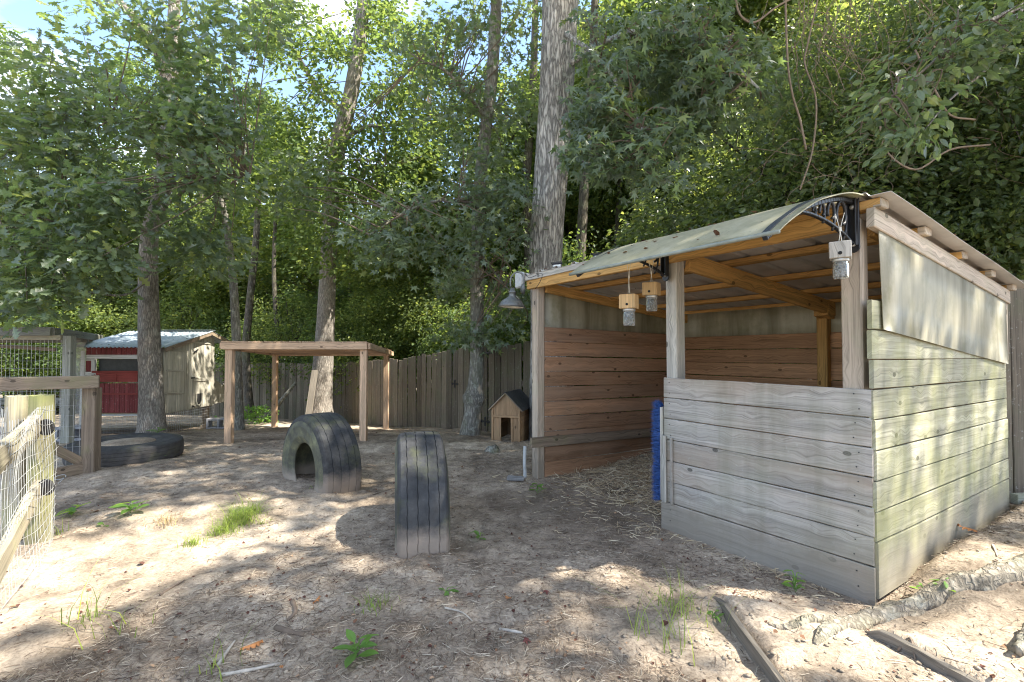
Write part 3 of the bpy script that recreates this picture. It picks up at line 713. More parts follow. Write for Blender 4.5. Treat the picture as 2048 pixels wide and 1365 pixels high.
# ------------------------------------------------------------------ blue scratching brush on the half wall's edge
p0 = S(1.225, .005, .165); br = thing('scratching_brush', 'blue bristle scratching brush fixed to the edge of the half wall', 'brush', p0)
board('brush_back', S(1.208, .005, .17), S(1.208, .005, .79), .05, .022, M['w_pale'], br, up=V)
for z0, z1, nm in ((.175, .44, 1), (.452, .80, 1)):
    mb = MB(); n = 5200; zz = rng.uniform(z0, z1, n); bb = rng.uniform(-.024, .026, n)
    Lb = .048 + .026 * rng.random(n) + .012 * np.sin(zz * 17) * 0; dirn = U[None] + V[None] * (bb[:, None] * 14 + rng.normal(0, .22, (n, 1))) + Zv[None] * (rng.normal(0, .22, (n, 1)) + ((zz > z1 - .03) * .6 - (zz < z0 + .02) * .3)[:, None])
    dirn /= np.linalg.norm(dirn, axis=1)[:, None]
    a0 = np.array([S(1.216, b_, z_) for b_, z_ in zip(bb, zz)]); a1 = a0 + dirn * Lb[:, None]
    wv = np.cross(dirn, rng.normal(size=(n, 3))); wv /= np.linalg.norm(wv, axis=1)[:, None]; wv *= .0016
    v = np.stack([a0 - wv, a0 + wv, a1], 1).reshape(-1, 3); mb.add(v, None, np.arange(3 * n).reshape(-1, 3))
    o = obj('bristles', mb, M['blue'], br); o['kind'] = 'stuff'

# ------------------------------------------------------------------ tyres
m, t, b = newmat('weathered_mossy_rubber')
geo = N(t, 'ShaderNodeNewGeometry'); pos = geo.outputs['Position']
c = ramp(t, noise(t, pos, 14, 6, .7), [(.3, (.025, .0255, .027)), (.6, (.058, .059, .062)), (.85, (.11, .11, .112))]).outputs[0]
mos = ramp(t, noise(t, pos, 4.5, 6, .7), [(.52, g3(0)), (.68, g3(.4))]).outputs[0]; c = mixc(t, mos, c, (.13, .14, .055))
sx = N(t, 'ShaderNodeSeparateXYZ'); L(t, pos, sx.inputs[0]); nn = noise(t, pos, 9, 5, .7)
ma = N(t, 'ShaderNodeMath', operation='MULTIPLY_ADD'); L(t, nn, ma.inputs[0]); ma.inputs[1].default_value = -.16; L(t, sx.outputs[2], ma.inputs[2])
mud = N(t, 'ShaderNodeMapRange'); mud.inputs[1].default_value = .13; mud.inputs[2].default_value = .03; mud.inputs[3].default_value = 0; mud.inputs[4].default_value = .92; L(t, ma.outputs[0], mud.inputs[0])
M['mudmask'] = None
c = mixc(t, mud.outputs[0], c, (.30, .245, .20)); L(t, c, b.inputs['Base Color']); b.inputs['Roughness'].default_value = .8; b.inputs['Specular IOR Level'].default_value = .3
bump(t, b, mixc(t, .5, noise(t, pos, 120, 4, .7), noise(t, pos, 1, 5, .8, 0, (30, 30, 90))), .8, .006); M['tread'] = m
m, t, b = newmat('green_filmed_sidewall'); pos = N(t, 'ShaderNodeNewGeometry').outputs['Position']
c = ramp(t, noise(t, pos, 7, 6, .7), [(.34, (.045, .046, .045)), (.52, (.10, .103, .07)), (.7, (.19, .195, .11))]).outputs[0]
sx = N(t, 'ShaderNodeSeparateXYZ'); L(t, pos, sx.inputs[0]); nn = noise(t, pos, 9, 5, .7)
ma = N(t, 'ShaderNodeMath', operation='MULTIPLY_ADD'); L(t, nn, ma.inputs[0]); ma.inputs[1].default_value = -.12; L(t, sx.outputs[2], ma.inputs[2])
mud = N(t, 'ShaderNodeMapRange'); mud.inputs[1].default_value = .08; mud.inputs[2].default_value = .0; mud.inputs[3].default_value = 0; mud.inputs[4].default_value = .9; L(t, ma.outputs[0], mud.inputs[0])
c = mixc(t, mud.outputs[0], c, (.31, .26, .21)); L(t, c, b.inputs['Base Color']); b.inputs['Roughness'].default_value = .85
bump(t, b, noise(t, pos, 90, 4, .7), .5, .003); M['sidewall'] = m
def tyre(c, ax, Ro, W, label, Ri=.245, flat=False):
    c = np.asarray(c, float); ax = norm(ax)
    th_ = thing('tyre', label, 'tyre', c, 'old truck tyres used as play obstacles')
    n = 160; h = W / 2
    up = Zv if not flat else np.array([1.0, 0, 0]); e1 = norm(np.cross(ax, up)); e2 = np.cross(ax, e1)
    th = np.arange(n) / n * 2 * math.pi; ring = np.cos(th)[:, None] * e1 + np.sin(th)[:, None] * e2
    # tread with four zigzag grooves
    g_ = [-.62, -.22, .20, .60]; prof = [(-1.0, -.050), (-.975, -.030), (-.93, -.014), (-.86, -.004)]
    for q_ in g_: prof += [(q_ - .020, 0.0), (q_ - .008, -.0055), (q_ + .008, -.0055), (q_ + .020, 0.0)]
    prof += [(.86, -.004), (.93, -.014), (.975, -.030), (1.0, -.050)]
    mb = MB(); vv = []
    for (u_, dr) in prof:
        crown = -.006 * u_ * u_; isg = abs(u_) < .8
        zig = .0014 * np.where((np.arange(n) // 2) % 2 == 0, 1, -1) * (1 if isg else 0)
        lob = .003 * np.sin(th * 3 + u_)
        vv.append(c + ring * (Ro + dr + crown + lob)[:, None] + ax * (u_ * h * .97 + zig)[:, None])
    m_ = len(prof); i = np.arange(m_ - 1)[:, None] * n; j = np.arange(n)[None]; jn = (j + 1) % n
    mb.add(np.concatenate(vv), np.stack([i + j, i + jn, i + n + jn, i + n + j], -1).reshape(-1, 4)); obj('tread', mb, M['tread'], th_, False)
    for s_ in (-1, 1):
        pr = [(Ro - .055, s_ * h * .97), (Ro - .062, s_ * h * .985), (Ro - .066, s_ * h * .99), (Ro - .072, s_ * h * 1.01), (Ro - .09, s_ * h * 1.03), (Ro - .095, s_ * h * 1.045), (Ro - .105, s_ * h * 1.03), (Ri + .07, s_ * h * .99), (Ri + .062, s_ * h * 1.0), (Ri + .052, s_ * h * .97), (Ri + .02, s_ * h * .84), (Ri + .004, s_ * h * .80), (Ri, s_ * h * .74), (Ri + .012, s_ * h * .70), (Ri + .05, s_ * h * .78), (Ro - .08, s_ * h * .86), (Ro - .03, s_ * h * .78), (Ro - .024, 0)]
        mb = MB(); lathe(mb, pr, c, ax, 96); obj('sidewall', mb, M['sidewall'], th_, True)
a1 = np.array([.70, .715, 0]); tyre((-1.68, 4.335, .155), a1, .468, .335, 'half-buried truck tyre with green film, seen at an angle through its hole', .225)
a2 = np.array([math.cos(.235), math.sin(.235), .0]); tyre((-.600, 3.215, .135), a2, .50, .297, 'half-buried truck tyre standing tread-on, nearest the camera')
tc3 = np.array([-4.28, 5.50, .085]); tyre(tc3, (.02, -.02, 1), .53, .20, 'dark truck tyre lying flat by the oak trunk', .26, True)
M['tread3'] = M['tread'].copy(); M['tread3'].name = 'dusty_dark_rubber'; [n_ for n_ in M['tread3'].node_tree.nodes if n_.type == 'MAP_RANGE'][0].inputs[4].default_value = .12
for o_ in [o for o in bpy.data.objects if o.parent and o.parent.name == 'tyre.002' and o.name.startswith('tread')]: o_.data.materials.clear(); o_.data.materials.append(M['tread3'])
for o_ in [o for o in bpy.data.objects if o.parent and o.parent.name == 'tyre.002' and o.name.startswith('sidewall')]: o_.data.materials.clear(); o_.data.materials.append(M['tread3'])
mb = MB(); lathe(mb, [(0, .035), (.12, .03), (.24, .02), (.285, .0), (.285, -.1)], tc3 + Zv * .07, Zv, 24); obj('soil_fill', mb, M['soil'], bpy.data.objects['tyre.002'], True)

# ------------------------------------------------------------------ pavilion of four posts
fl, fr_, bl_, br_ = gpz(458, 885), gpz(727, 882), gpz(549, 853), gpz(772, 857)
pv = thing('goat_platform', 'low open shade platform of fresh pine on four posts behind the tyres', 'shelter', (fl + br_) / 2 * [1, 1, 0] + Zv * float(fl[2]))
ZF, ZB = 1.295, 1.19
for p, zt_ in ((fl, ZF - .08), (fr_, ZF - .08), (bl_, ZB - .06), (br_, ZB - .06)):
    board('post', p - Zv * .1, np.array([p[0], p[1], zt_]), .09, .09, M['w_pav'], pv, up=np.array([0, 1., 0]), bev=.005)
def hz(p, z): return np.array([p[0], p[1], z])
tl = hz(fl + [-.09, -.07, 0], ZF); tr_ = hz(fr_ + [.06, -.07, 0], ZF); tbl = hz(bl_ + [-.06, .08, 0], ZB); tbr = hz(br_ + [.1, .08, 0], ZB)
board('front_beam', tl - Zv * .05, tr_ - Zv * .05, .092, .038, M['w_pav'], pv)
board('side_beam', tr_ + [.02, .02, -.05], tbr - Zv * .05, .08, .036, M['w_pav'], pv)
board('side_beam', tl + [.02, .02, -.05], tbl - Zv * .05, .08, .036, M['w_pav'], pv)
board('back_beam', tbl - Zv * .05, tbr - Zv * .05, .085, .036, M['w_pav'], pv)
for k in range(1, 4):
    f = k / 4; board('joist', tl * (1 - f) + tbl * f - Zv * .05 + [.04, 0, 0], tr_ * (1 - f) + tbr * f - Zv * .05 - [.0, 0, 0], .085, .036, M['w_pav'], pv)
for k in range(11):                                        # deck boards run front to back
    f0 = (k + .5) / 11; a_ = tl * (1 - f0) + tr_ * f0; b_ = tbl * (1 - f0) + tbr * f0
    board('deck_board', a_ + Zv * .004, b_ + Zv * .004, .158, .014, M['w_pav'], pv, up=np.array([1., 0, 0]), bev=.002)
mb = MB(); n = 2600; f = rng.random(n); g_ = rng.random(n)
base = (tl[None] * (1 - f[:, None]) + tr_[None] * f[:, None]) * (1 - g_[:, None]) + (tbl[None] * (1 - f[:, None]) + tbr[None] * f[:, None]) * g_[:, None] + Zv * .016
a = rng.uniform(0, 6.28, n); d = np.stack([np.cos(a), np.sin(a), rng.uniform(0, .35, n)], 1) * rng.uniform(.02, .06, (n, 1)); wd = np.stack([-np.sin(a), np.cos(a), np.zeros(n)], 1) * .004
mb.add(np.stack([base - wd, base + wd, base + d + wd, base + d - wd], 1).reshape(-1, 4, 3).reshape(-1, 3), np.arange(4 * n).reshape(-1, 4))
tag(obj('leaf_litter', mb, M['needles'], None), 'brown pine needles fallen on the shade platform roof', 'leaf litter', kind='stuff')

# ------------------------------------------------------------------ picket fence at the back and on the right
fence_pts = [(.9, 7.15), (.166, 7.8), (-1.09, 9.0), (-2.12, 10.0), (-4.56, 12.0), (-7.4, 13.6), (-11.5, 15.2), (-17, 16.5)]
fe = thing('wooden_fence', 'tall dark weathered picket fence running behind the tyres and platform', 'fence', G(-2.1, 10))
pick = []
for v_ in range(4):
    mb = MB(); wd = .142; hh = .73
    cbox(mb, (0, 0, hh), Zv, [1, 0, 0], [0, 1, 0], (hh, wd / 2, .009), .004, .01); me = mb.mesh('picket'); me.materials.append(M['w_fence']); pick.append(me)
def run_fence(pts, parent, htop, rails=True, gap=.147, maxn=400):
    pts = np.array(pts, float); k = 0
    for a_, b_ in zip(pts[:-1], pts[1:]):
        d = b_ - a_; Ls = np.linalg.norm(d); n = int(Ls / gap); yaw = math.atan2(d[1], d[0])
        for i in range(n):
            f = (i + .5) / n; p = a_ + d * f; z = float(gz0(p[0], p[1])) - .03
            ht = htop(p) + rng.normal() * .012
            inst('picket', pick[rng.integers(4)], parent, (p[0] + rng.normal() * .003, p[1] + rng.normal() * .003, z), (rng.normal() * .006, rng.normal() * .006, yaw + rng.normal() * .02), (1, 1, (ht - z) / 1.46)); k += 1
        nv = np.array([-d[1], d[0]]) / Ls
        if nv @ (-a_) > 0: nv = -nv
        if rails:
            for zz in (.35, .80, 1.2):
                p = a_ + nv * .03; q = b_ + nv * .03
                board('rail', (p[0], p[1], float(gz0(*p)) + zz), (q[0], q[1], float(gz0(*q)) + zz), .085, .036, M['w_fence'], parent)
    return k
def ftop(p):
    # top line read off: 686 px at x=1045 ... 728 at x=650
    px = 1024 + 985 * p[0] / p[1]; yy = np.interp(px, [0, 300, 500, 650, 815, 905, 1045, 1150], [722, 724, 726, 728, 717, 701, 686, 676])
    return HC + (707 - yy) / 985 * p[1]
run_fence(fence_pts, fe, ftop)
# black hardware on the pickets
def hinge(px, py, Yd, s_=1.0, yaw=-.76):
    c = dp(px, py, Yd); ax = np.array([math.cos(yaw), math.sin(yaw), 0]); out_ = np.array([math.sin(yaw), -math.cos(yaw), 0]); mb = MB()
    for k in (-1, 1):
        bar(mb, c + out_ * .03, c + out_ * .03 + ax * k * .11 * s_, .03 * s_, .008, Zv, .002); lathe(mb, [(0, .008), (.024 * s_, .006), (.026 * s_, 0), (0, 0)], c + out_ * .03 + ax * k * .07 * s_, out_, 12)
    bar(mb, c + out_ * .03 - Zv * .075 * s_, c + out_ * .03 + Zv * .075 * s_, .04 * s_, .012, ax, .002); lathe(mb, [(0, .01), (.018, .008), (.02, 0), (0, 0)], c + out_ * .03 + Zv * .06 * s_, out_, 12)
    obj('hinge', mb, M['black_iron'], fe)
hinge(976, 706, 8.10); hinge(912, 768, 8.72, .9); hinge(973, 843, 8.12)
# right-hand fence behind the shelter
fe2 = thing('wooden_fence', 'mossy grey picket fence at the right edge, behind the shelter corner', 'fence', (4.0, 3.78, .1))
pick2 = []
for v_ in range(2):
    mb = MB(); cbox(mb, (0, 0, .85), Zv, [1, 0, 0], [0, 1, 0], (.85, .069, .010), .004, .01)
    # dog-eared top
    me = mb.mesh('picket'); 
    for vtx in me.vertices:
        if vtx.co.z > 1.69 and abs(vtx.co.x) > .05: vtx.co.z -= .045
    me.materials.append(M['w_fence']); pick2.append(me)
a_ = np.array([3.30, 3.66]); d_ = norm(np.array([1.0, .10])); k = 0
for i in range(14):
    p = a_ + d_ * (.075 + .147 * i); z = .02
    inst('picket', pick2[i % 2], fe2, (p[0], p[1], z), (0, 0, math.atan2(d_[1], d_[0]) + rng.normal() * .01), (1, 1, 1.02 if i else .98))
board('ground_board', (3.50, 3.46, .135), (5.0, 3.60, .135), .07, .05, M['w_run'], fe2)
board('rail', (3.35, 3.70, .5), (5.4, 3.90, .5), .085, .036, M['w_fence'], fe2); board('rail', (3.35, 3.70, 1.3), (5.4, 3.90, 1.3), .085, .036, M['w_fence'], fe2)

# ------------------------------------------------------------------ little dog house
d0, d1 = gpz(984, 881), gpz(1040, 885); d0[1] = 6.72; d1[1] = 6.60; d0 = dp(984, 881, 6.72); d1 = dp(1040, 885, 6.60)
dh = thing('dog_house', 'small tan plywood kennel with shingled gable roof and dark doorway', 'dog house', d0)
fx = norm((d1 - d0) * [1, 1, 0]); Wd = np.linalg.norm((d1 - d0)[:2]); fy = np.array([-fx[1], fx[0], 0]); zb0 = d0[2] - .02; Dd = .62
def D(u_, v_, z): return np.array([d0[0], d0[1], 0]) + fx * u_ * Wd + fy * v_ + Zv * (zb0 + z)
def poly_slab(pts, th_dir, th, mb):
    """extruded convex/any fan polygon"""
    pts = [np.asarray(p, float) for p in pts]; n = len(pts); e = norm(th_dir) * th
    c = np.mean(pts, 0); v = [*pts, c, *[p + e for p in pts], c + e]; T = []; Q = []
    for k in range(n):
        k2 = (k + 1) % n; T += [[k, k2, n], [n + 1 + k2, n + 1 + k, 2 * n + 1]]; Q.append([k, n + 1 + k, n + 1 + k2, k2])
    uv = [(p @ Zv, p @ fx) for p in v]
    mb.add(v, Q, T, uv)
eh, ph = .46, .655
for (a_, b_) in ((0, .33), (.70, 1.0)):
    mb = MB(); poly_slab([D(a_, 0, 0), D(b_, 0, 0), D(b_, 0, .34), D(a_, 0, .34)], fy, .012, mb); obj('front_panel', mb, M['w_house'], dh)
mb = MB(); poly_slab([D(0, 0, .342), D(1, 0, .342), D(1, 0, eh), D(.5, 0, ph), D(0, 0, eh)], fy, .012, mb); obj('gable_panel', mb, M['w_house'], dh)
for u_ in (.02, .31, .72, .98): board('trim', D(u_, -.008, 0), D(u_, -.008, .34 if .1 < u_ < .9 else .455), .025, .015, M['w_house'], dh, up=fx)
board('trim', D(.0, -.008, .35), D(1, -.008, .35), .03, .016, M['w_house'], dh)
for u_ in (.01, .99): mb = MB(); poly_slab([D(u_, .014, 0), D(u_, Dd, 0), D(u_, Dd, eh - .01), D(u_, .014, eh - .01)], fx, .01, mb); obj('side_panel', mb, M['w_house'], dh)
mb = MB(); poly_slab([D(0.03, Dd, 0), D(.97, Dd, 0), D(.97, Dd, eh), D(.5, Dd, ph), D(0.03, Dd, eh)], fy, .01, mb); obj('back_panel', mb, M['w_house'], dh)
sl = norm(D(.5, 0, ph) - D(0, 0, eh)); sr = norm(D(.5, 0, ph) - D(1, 0, eh))
for (e_, dir_) in ((D(0, 0, eh), sl), (D(1, 0, eh), sr)):
    a0 = e_ - dir_ * .05 - fy * .04; L_ = np.linalg.norm(D(.5, 0, ph) - D(0, 0, eh)) + .05; nn = np.cross(dir_, fy); nn = nn if nn[2] > 0 else -nn
    mb = MB(); poly_slab([a0, a0 + dir_ * L_, a0 + dir_ * L_ + fy * (Dd + .08), a0 + fy * (Dd + .08)], nn, .014, mb); rf = obj('roof', mb, M['w_frame'], dh)
    for r_ in range(4):
        mb = MB(); nn2 = norm(nn)
        for q_ in range(7):
            c = a0 + dir_ * (L_ * (r_ + .5) / 4 + .003) + fy * ((Dd + .08) * (q_ + .5) / 7) + nn2 * (.017 + .003 * rng.random())
            cbox(mb, c, fy, dir_, nn2, ((Dd + .08) / 14 - .002, L_ / 8 + .008, .003), .001, .003)
        obj('shingle_row', mb, M['shingle'], rf)

# ------------------------------------------------------------------ chicken coop
cf0 = dp(163, 831, 8.25); XE = -5.88; YF = 8.30; ZB0 = .115
cp = thing('chicken_coop', 'small raised coop with red front, cream gable end and corrugated roof', 'chicken coop', (-6.5, 9, -.1))
XL = dp(165, 760, YF)[0]; XR = XE; YB = 9.75
def zpx(y, Yd): return HC + (707 - y) / 985 * Yd
zbot = zpx(829, YF); zeav = zpx(697, YF); zs = lambda y: zpx(y, YF)
xs = lambda x: dp(x, 760, YF)[0]
# floor and dark inside
mb = MB(); cbox(mb, ((XL + XR) / 2, (YF + YB) / 2, zbot + .02), [1, 0, 0], [0, 1, 0], Zv, ((XR - XL) / 2 - .02, (YB - YF) / 2 - .02, .02), .003); obj('floor', mb, M['w_frame'], cp)
# red boards of the front in two tiers below and one above the window
def vboards(x0, x1, z0, z1, y, mat, w=.085, nm='board', parent=None):
    n = max(1, int(round((x1 - x0) / w)))
    for i in range(n):
        a_ = x0 + (x1 - x0) * (i + .5) / n; board(nm, (a_, y, z0), (a_, y, z1), (x1 - x0) / n - .006, .012, M[mat], parent or cp, up=np.array([1., 0, 0]), bev=.003, jit=.002)
vboards(xs(190), XR - .01, zbot + .03, zs(767), YF - .012, 'w_red')
vboards(xs(172), XR - .01, zs(711), zeav + .02, YF - .008, 'w_red')
vboards(xs(172), xs(186), zs(745), zs(722), YF - .008, 'w_red')
board('red_ledge', (xs(188), YF - .03, zs(744)), (XR - .01, YF - .03, zs(744)), .035, .05, M['w_redtrim'], cp)
board('red_batten', (xs(190), YF - .03, zs(788)), (XR - .01, YF - .03, zs(788)), .03, .02, M['w_redtrim'], cp)
mb = MB(); cbox(mb, ((xs(190) + XR) / 2, YF - .016, zs(755)), [1, 0, 0], Zv, [0, 1, 0], ((XR - xs(190)) / 2, .075, .01), .003); obj('red_drop_panel', mb, M['w_redtrim'], cp)
for xx in (192, 235, 277): board('red_batten', (xs(xx), YF - .032, zs(764)), (xs(xx), YF - .032, zs(749)), .02, .012, M['w_redtrim'], cp, up=np.array([1., 0, 0]))
board('white_trim', (xs(167), YF - .022, zs(858)), (xs(167), YF - .022, zs(702)), .065, .022, M['w_white'], cp, up=np.array([1., 0, 0]))
board('white_trim', (xs(175), YF - .022, zs(714)), (XR, YF - .022, zs(714)), .07, .02, M['w_white'], cp)
board('white_trim', (xs(189), YF - .024, zs(744)), (xs(189), YF - .024, zs(719)), .07, .02, M['w_white'], cp, up=np.array([1., 0, 0]))
board('white_trim', (xs(172), YF - .02, zs(747)), (xs(194), YF - .02, zs(747)), .05, .018, M['w_white'], cp)
board('white_sill', (xs(190), YF - .03, zs(830)), (XR, YF - .03, zs(830)), .028, .03, M['w_white'], cp)
mb = MB(); cbox(mb, ((xs(194) + XR) / 2, YF + .03, zs(733)), [1, 0, 0], Zv, [0, 1, 0], ((XR - xs(194)) / 2 - .01, .12, .006), .002)
obj('window_screen', mb, plain('dark_window_mesh', (.045, .05, .052), .6), cp)
# gable end, cream vertical boards; asymmetric roof line
def yp(x): return XE * 985 / (x - 1024)               # Y on the end wall for a pixel column
ypk = yp(411); zpk = zpx(664, ypk) + .0; z_front = zpx(694, YF); z_back = zpx(684, yp(440))
def zroof(y_): return np.interp(y_, [YF - .2, YF, ypk, 10.3], [z_front - .03, z_front, zpk, z_back - .06])
n = 13; YB = yp(428)
for i in range(n):
    a_ = YF + (YB - YF) * (i + .5) / n; wv = (YB - YF) / n - .005
    zt_ = min(zroof(a_ - wv / 2), zroof(a_ + wv / 2)) - .03
    board('end_board', (XR + .006, a_, zbot + .012), (XR + .006, a_, zt_), wv, .012, M['w_cream'], cp, up=np.array([0, 1., 0]), bev=.002, jit=.002)
mb = MB(); poly_slab([(XR - .012, YF, zbot), (XR - .012, YB, zbot), (XR - .012, YB, zroof(YB) - .03), (XR - .012, ypk, zpk - .03), (XR - .012, YF, z_front - .03)], [-1, 0, 0], .02, mb); obj('end_wall', mb, M['w_cream'], cp)
def ew(px, py, dx=.02): y_ = yp(px); return np.array([XE + dx, y_, zpx(py, y_)])
for (x0, y0, x1, y1) in ((332, 700, 368, 703), (331, 741, 367, 743), (329, 787, 366, 787), (379, 684, 421, 688), (385, 753, 415, 761), (386, 761, 413, 761)):
    board('batten', ew(x0, y0), ew(x1, y1), .03, .014, M['w_cream'], cp)
for (x0, y0, x1, y1) in ((379, 695, 379, 703), (385, 705, 393, 699), (387, 756, 380, 756), (418, 754, 418, 763), (383, 812, 388, 814)):
    board('latch', ew(x0, y0, .035), ew(x1, y1 + .5, .035), .025, .012, M['black_iron'], cp)
# pop door: dark opening with pale rim
pc = ew(397, 798, .016); mb = MB(); pts = [pc + np.array([0, a_, b_]) for a_, b_ in ((-.07, .10), (.07, .10), (.07, -.04), (.045, -.085), (0, -.10), (-.045, -.085), (-.07, -.04))]
poly_slab(pts, [1, 0, 0], .004, mb); obj('pop_hole', mb, M['dark'], cp)
mb = MB(); rim = [pc + np.array([.012, a_, b_]) for a_, b_ in ((-.085, .10), (-.088, -.04), (-.06, -.10), (0, -.122), (.06, -.10), (.088, -.04), (.085, .10))]
tube(mb, rim, .014, 6); obj('pop_hole_rim', mb, M['w_cream'], cp)
# rake boards
board('rake_board', (XR + .12, YF - .10, z_front - .05), (XR + .12, ypk, zpk - .03), .07, .02, M['w_frame'], cp)
board('rake_board', (XR + .12, ypk, zpk - .03), (XR + .12, 10.15, zroof(10.15) - .03), .07, .02, M['w_frame'], cp)
# corrugated roof, two slopes
m, t, b = newmat('blue_grey_corrugated_roof'); pos = N(t, 'ShaderNodeNewGeometry').outputs['Position']
c = ramp(t, noise(t, pos, 3, 5, .6), [(.3, (.30, .36, .40)), (.7, (.46, .51, .54))]).outputs[0]
c = mixc(t, ramp(t, noise(t, pos, 13, 5, .7), [(.60, g3(0)), (.64, g3(.85))]).outputs[0], c, (.05, .04, .03)); L(t, c, b.inputs['Base Color']); b.inputs['Roughness'].default_value = .5; b.inputs['Metallic'].default_value = .3; M['croof'] = m
def corr(name, x0, x1, yz0, yz1, parent, pitch=.068, amp=.008):
    n = int((x1 - x0) / pitch * 6); xx = np.linspace(x0, x1, n); zz = amp * np.sin(xx / pitch * 2 * math.pi); mb = MB(); vv = []
    for off in (0, -.002):
        for f in np.linspace(0, 1, 4): vv.append(np.stack([xx, np.full(n, yz0[0] * (1 - f) + yz1[0] * f), yz0[1] * (1 - f) + yz1[1] * f + zz + off], 1))
    i = np.arange(3)[:, None] * n; j = np.arange(n - 1)[None]; q = np.stack([i + j, i + j + 1, i + n + j + 1, i + n + j], -1).reshape(-1, 4)
    e = [[k, k + 1, k + 1 + 4 * n, k + 4 * n] for k in range(n - 1)]
    mb.add(np.concatenate(vv), np.concatenate([q, q[:, ::-1] + 4 * n, np.array(e)])); return obj(name, mb, M['croof'], parent, True)
corr('roof_sheet', xs(150), XR + .14, (YF - .14, zroof(YF - .14) + .01), (ypk, zpk + .012), cp)
corr('roof_sheet', xs(150), XR + .14, (ypk, zpk + .012), (10.2, zroof(10.2) + .012), cp)
mb = MB(); bar(mb, (xs(225), ypk, zpk + .03), (XR + .14, ypk, zpk + .03), .16, .006, np.array([0, 1., 0])); obj('ridge_cap', mb, M['croof'], cp)
# nest box at the back corner and blocks under the coop
nb = [(XR - .02, YB + .01, zbot + .03), (XR - .02, YB + .42, zbot + .03), (XR - .02, YB + .42, zbot + .33), (XR - .02, YB + .01, zbot + .55)]
mb = MB(); poly_slab(nb, [-1, 0, 0], .6, mb); obj('nest_box', mb, M['w_cream'], cp)
for (x_, y_) in ((XR - .08, YF + .1), (XR - .08, YB - .1), (XL + .1, YF + .1), (XL + .1, YB - .1)):
    g_ = float(gz0(x_, y_)); mb = MB(); cbox(mb, (x_, y_, (zbot + g_) / 2), Zv, [1, 0, 0], [0, 1, 0], ((zbot - g_) / 2 + .01, .05, .05), .005); obj('leg', mb, M['w_frame'], cp)
# wire skirt
def wire_grid(mb, a_, b_, z0, z1, du, dz, r=.0018, zo=lambda f: 0.0):
    a_ = np.asarray(a_, float); b_ = np.asarray(b_, float); Ls = np.linalg.norm(b_ - a_); n = int(Ls / du)
    for i in range(n + 1):
        p = a_ + (b_ - a_) * i / n; tube(mb, [(p[0], p[1], z0), (p[0], p[1], z1)], r, 3, False)
    for k in range(int((z1 - z0) / dz) + 1): tube(mb, [(a_[0], a_[1], z0 + dz * k), (b_[0], b_[1], z0 + dz * k)], r, 3, False)
mb = MB(); wire_grid(mb, (xs(190), YF - .04, 0), (XR + .02, YF - .04, 0), -.22, zbot, .05, .05, .002); wire_grid(mb, (XR + .02, YF - .04, 0), (XR + .02, YB, 0), -.25, zbot, .05, .05, .002)
o = obj('wire_skirt', mb, M['wire'], cp); o['kind'] = 'stuff'
mb = MB(); tube(mb, catmull([dp(279, 693, 8.2), dp(276, 703, 8.2), dp(276, 722, 8.2), dp(281, 738, 8.2)], 6), .007, 6); tag(obj('hose', mb, M['w_pale'], None, True), 'thin tan hose hanging beside the oak trunk on the coop', 'hose')

# ------------------------------------------------------------------ roofed wire run at far left
rn = thing('wire_run', 'grey roofed poultry run with wire mesh, left of the red coop', 'animal run', (-7, 7.2, -.1))
RY = 6.4; rc = dp(103, 664, RY); zt_ = rc[2]; post_x = dp(125, 760, RY)[0]
board('front_beam', (dp(-260, 664, RY)[0], RY, zt_), (rc[0], RY, zt_), .10, .04, M['w_run'], rn)
board('front_beam', (dp(-260, 676, RY)[0], RY + .05, zt_ - .075), (rc[0] + .1, RY + .05, zt_ - .075), .06, .06, M['w_rail'], rn)
eb = dp(204, 677, 9.4); board('side_beam', (rc[0], RY + .02, zt_), eb, .10, .04, M['w_run'], rn)
for k in range(7):
    f = (k + .8) / 7.5; p = rc * (1 - f) + eb * f; board('rafter', (p[0] - 3.4, p[1], p[2] - .05), (p[0], p[1], p[2] - .05), .085, .036, M['w_run'], rn)
for k in range(16):
    f = (k + .5) / 16; a_ = rc + np.array([-3.4 * f, 0, .055]); b_ = eb + np.array([-3.4 * f, 0, .055]); board('roof_board', a_, b_, .205, .012, M['w_run'], rn, up=np.array([1., 0, 0]))
for x_, y_ in ((post_x, RY + .09), (post_x - 2.0, RY + .09), (eb[0] - .1, 9.3), (eb[0] - 2.4, 9.3)):
    g_ = float(gz0(x_, y_)); board('post', (x_, y_, g_ - .1), (x_, y_, zt_ - .05), .11, .09, M['w_run'], rn, up=np.array([1., 0, 0]))
board('mid_rail', (post_x - 2.0, RY + .09, .52), (post_x, RY + .09, .52), .09, .035, M['w_run'], rn)
board('slant_rail', dp(-30, 690, RY + .3), dp(112, 700, RY + .3), .05, .03, M['w_frame'], rn)
mb = MB(); wire_grid(mb, (post_x - 2.2, RY + .03, 0), (post_x, RY + .03, 0), -.05, zt_ - .1, .055, .1, .0022); wire_grid(mb, (post_x, RY + .05, 0), (eb[0] - .1, 9.3, 0), -.05, zt_ - .1, .075, .1, .0022)
o = obj('wire_mesh', mb, M['wire'], rn); o['kind'] = 'stuff'
# concrete block leaning at its foot
for px, py, Yd, lab in ((152, 872, 6.9, 'grey concrete block by the run post, left of the coop'), (440, 842, 9.3, 'grey concrete block under the coop back corner')):
    p = dp(px, py, Yd); p[2] = float(gz0(p[0], p[1])) + .09; mb = MB()
    th_ = thing('concrete_block', lab, 'block', p)
    for dz in (-.08, .08): cbox(mb, p + Zv * dz, [1, .2, 0], [-.2, 1, 0], Zv, (.2, .1, .018), .004)
    for dx in (-.18, 0, .18): cbox(mb, p + np.array([dx, dx * .2, 0]), [1, .2, 0], [-.2, 1, 0], Zv, (.018, .1, .07), .004)
    obj('block_body', mb, M['concrete'], th_)

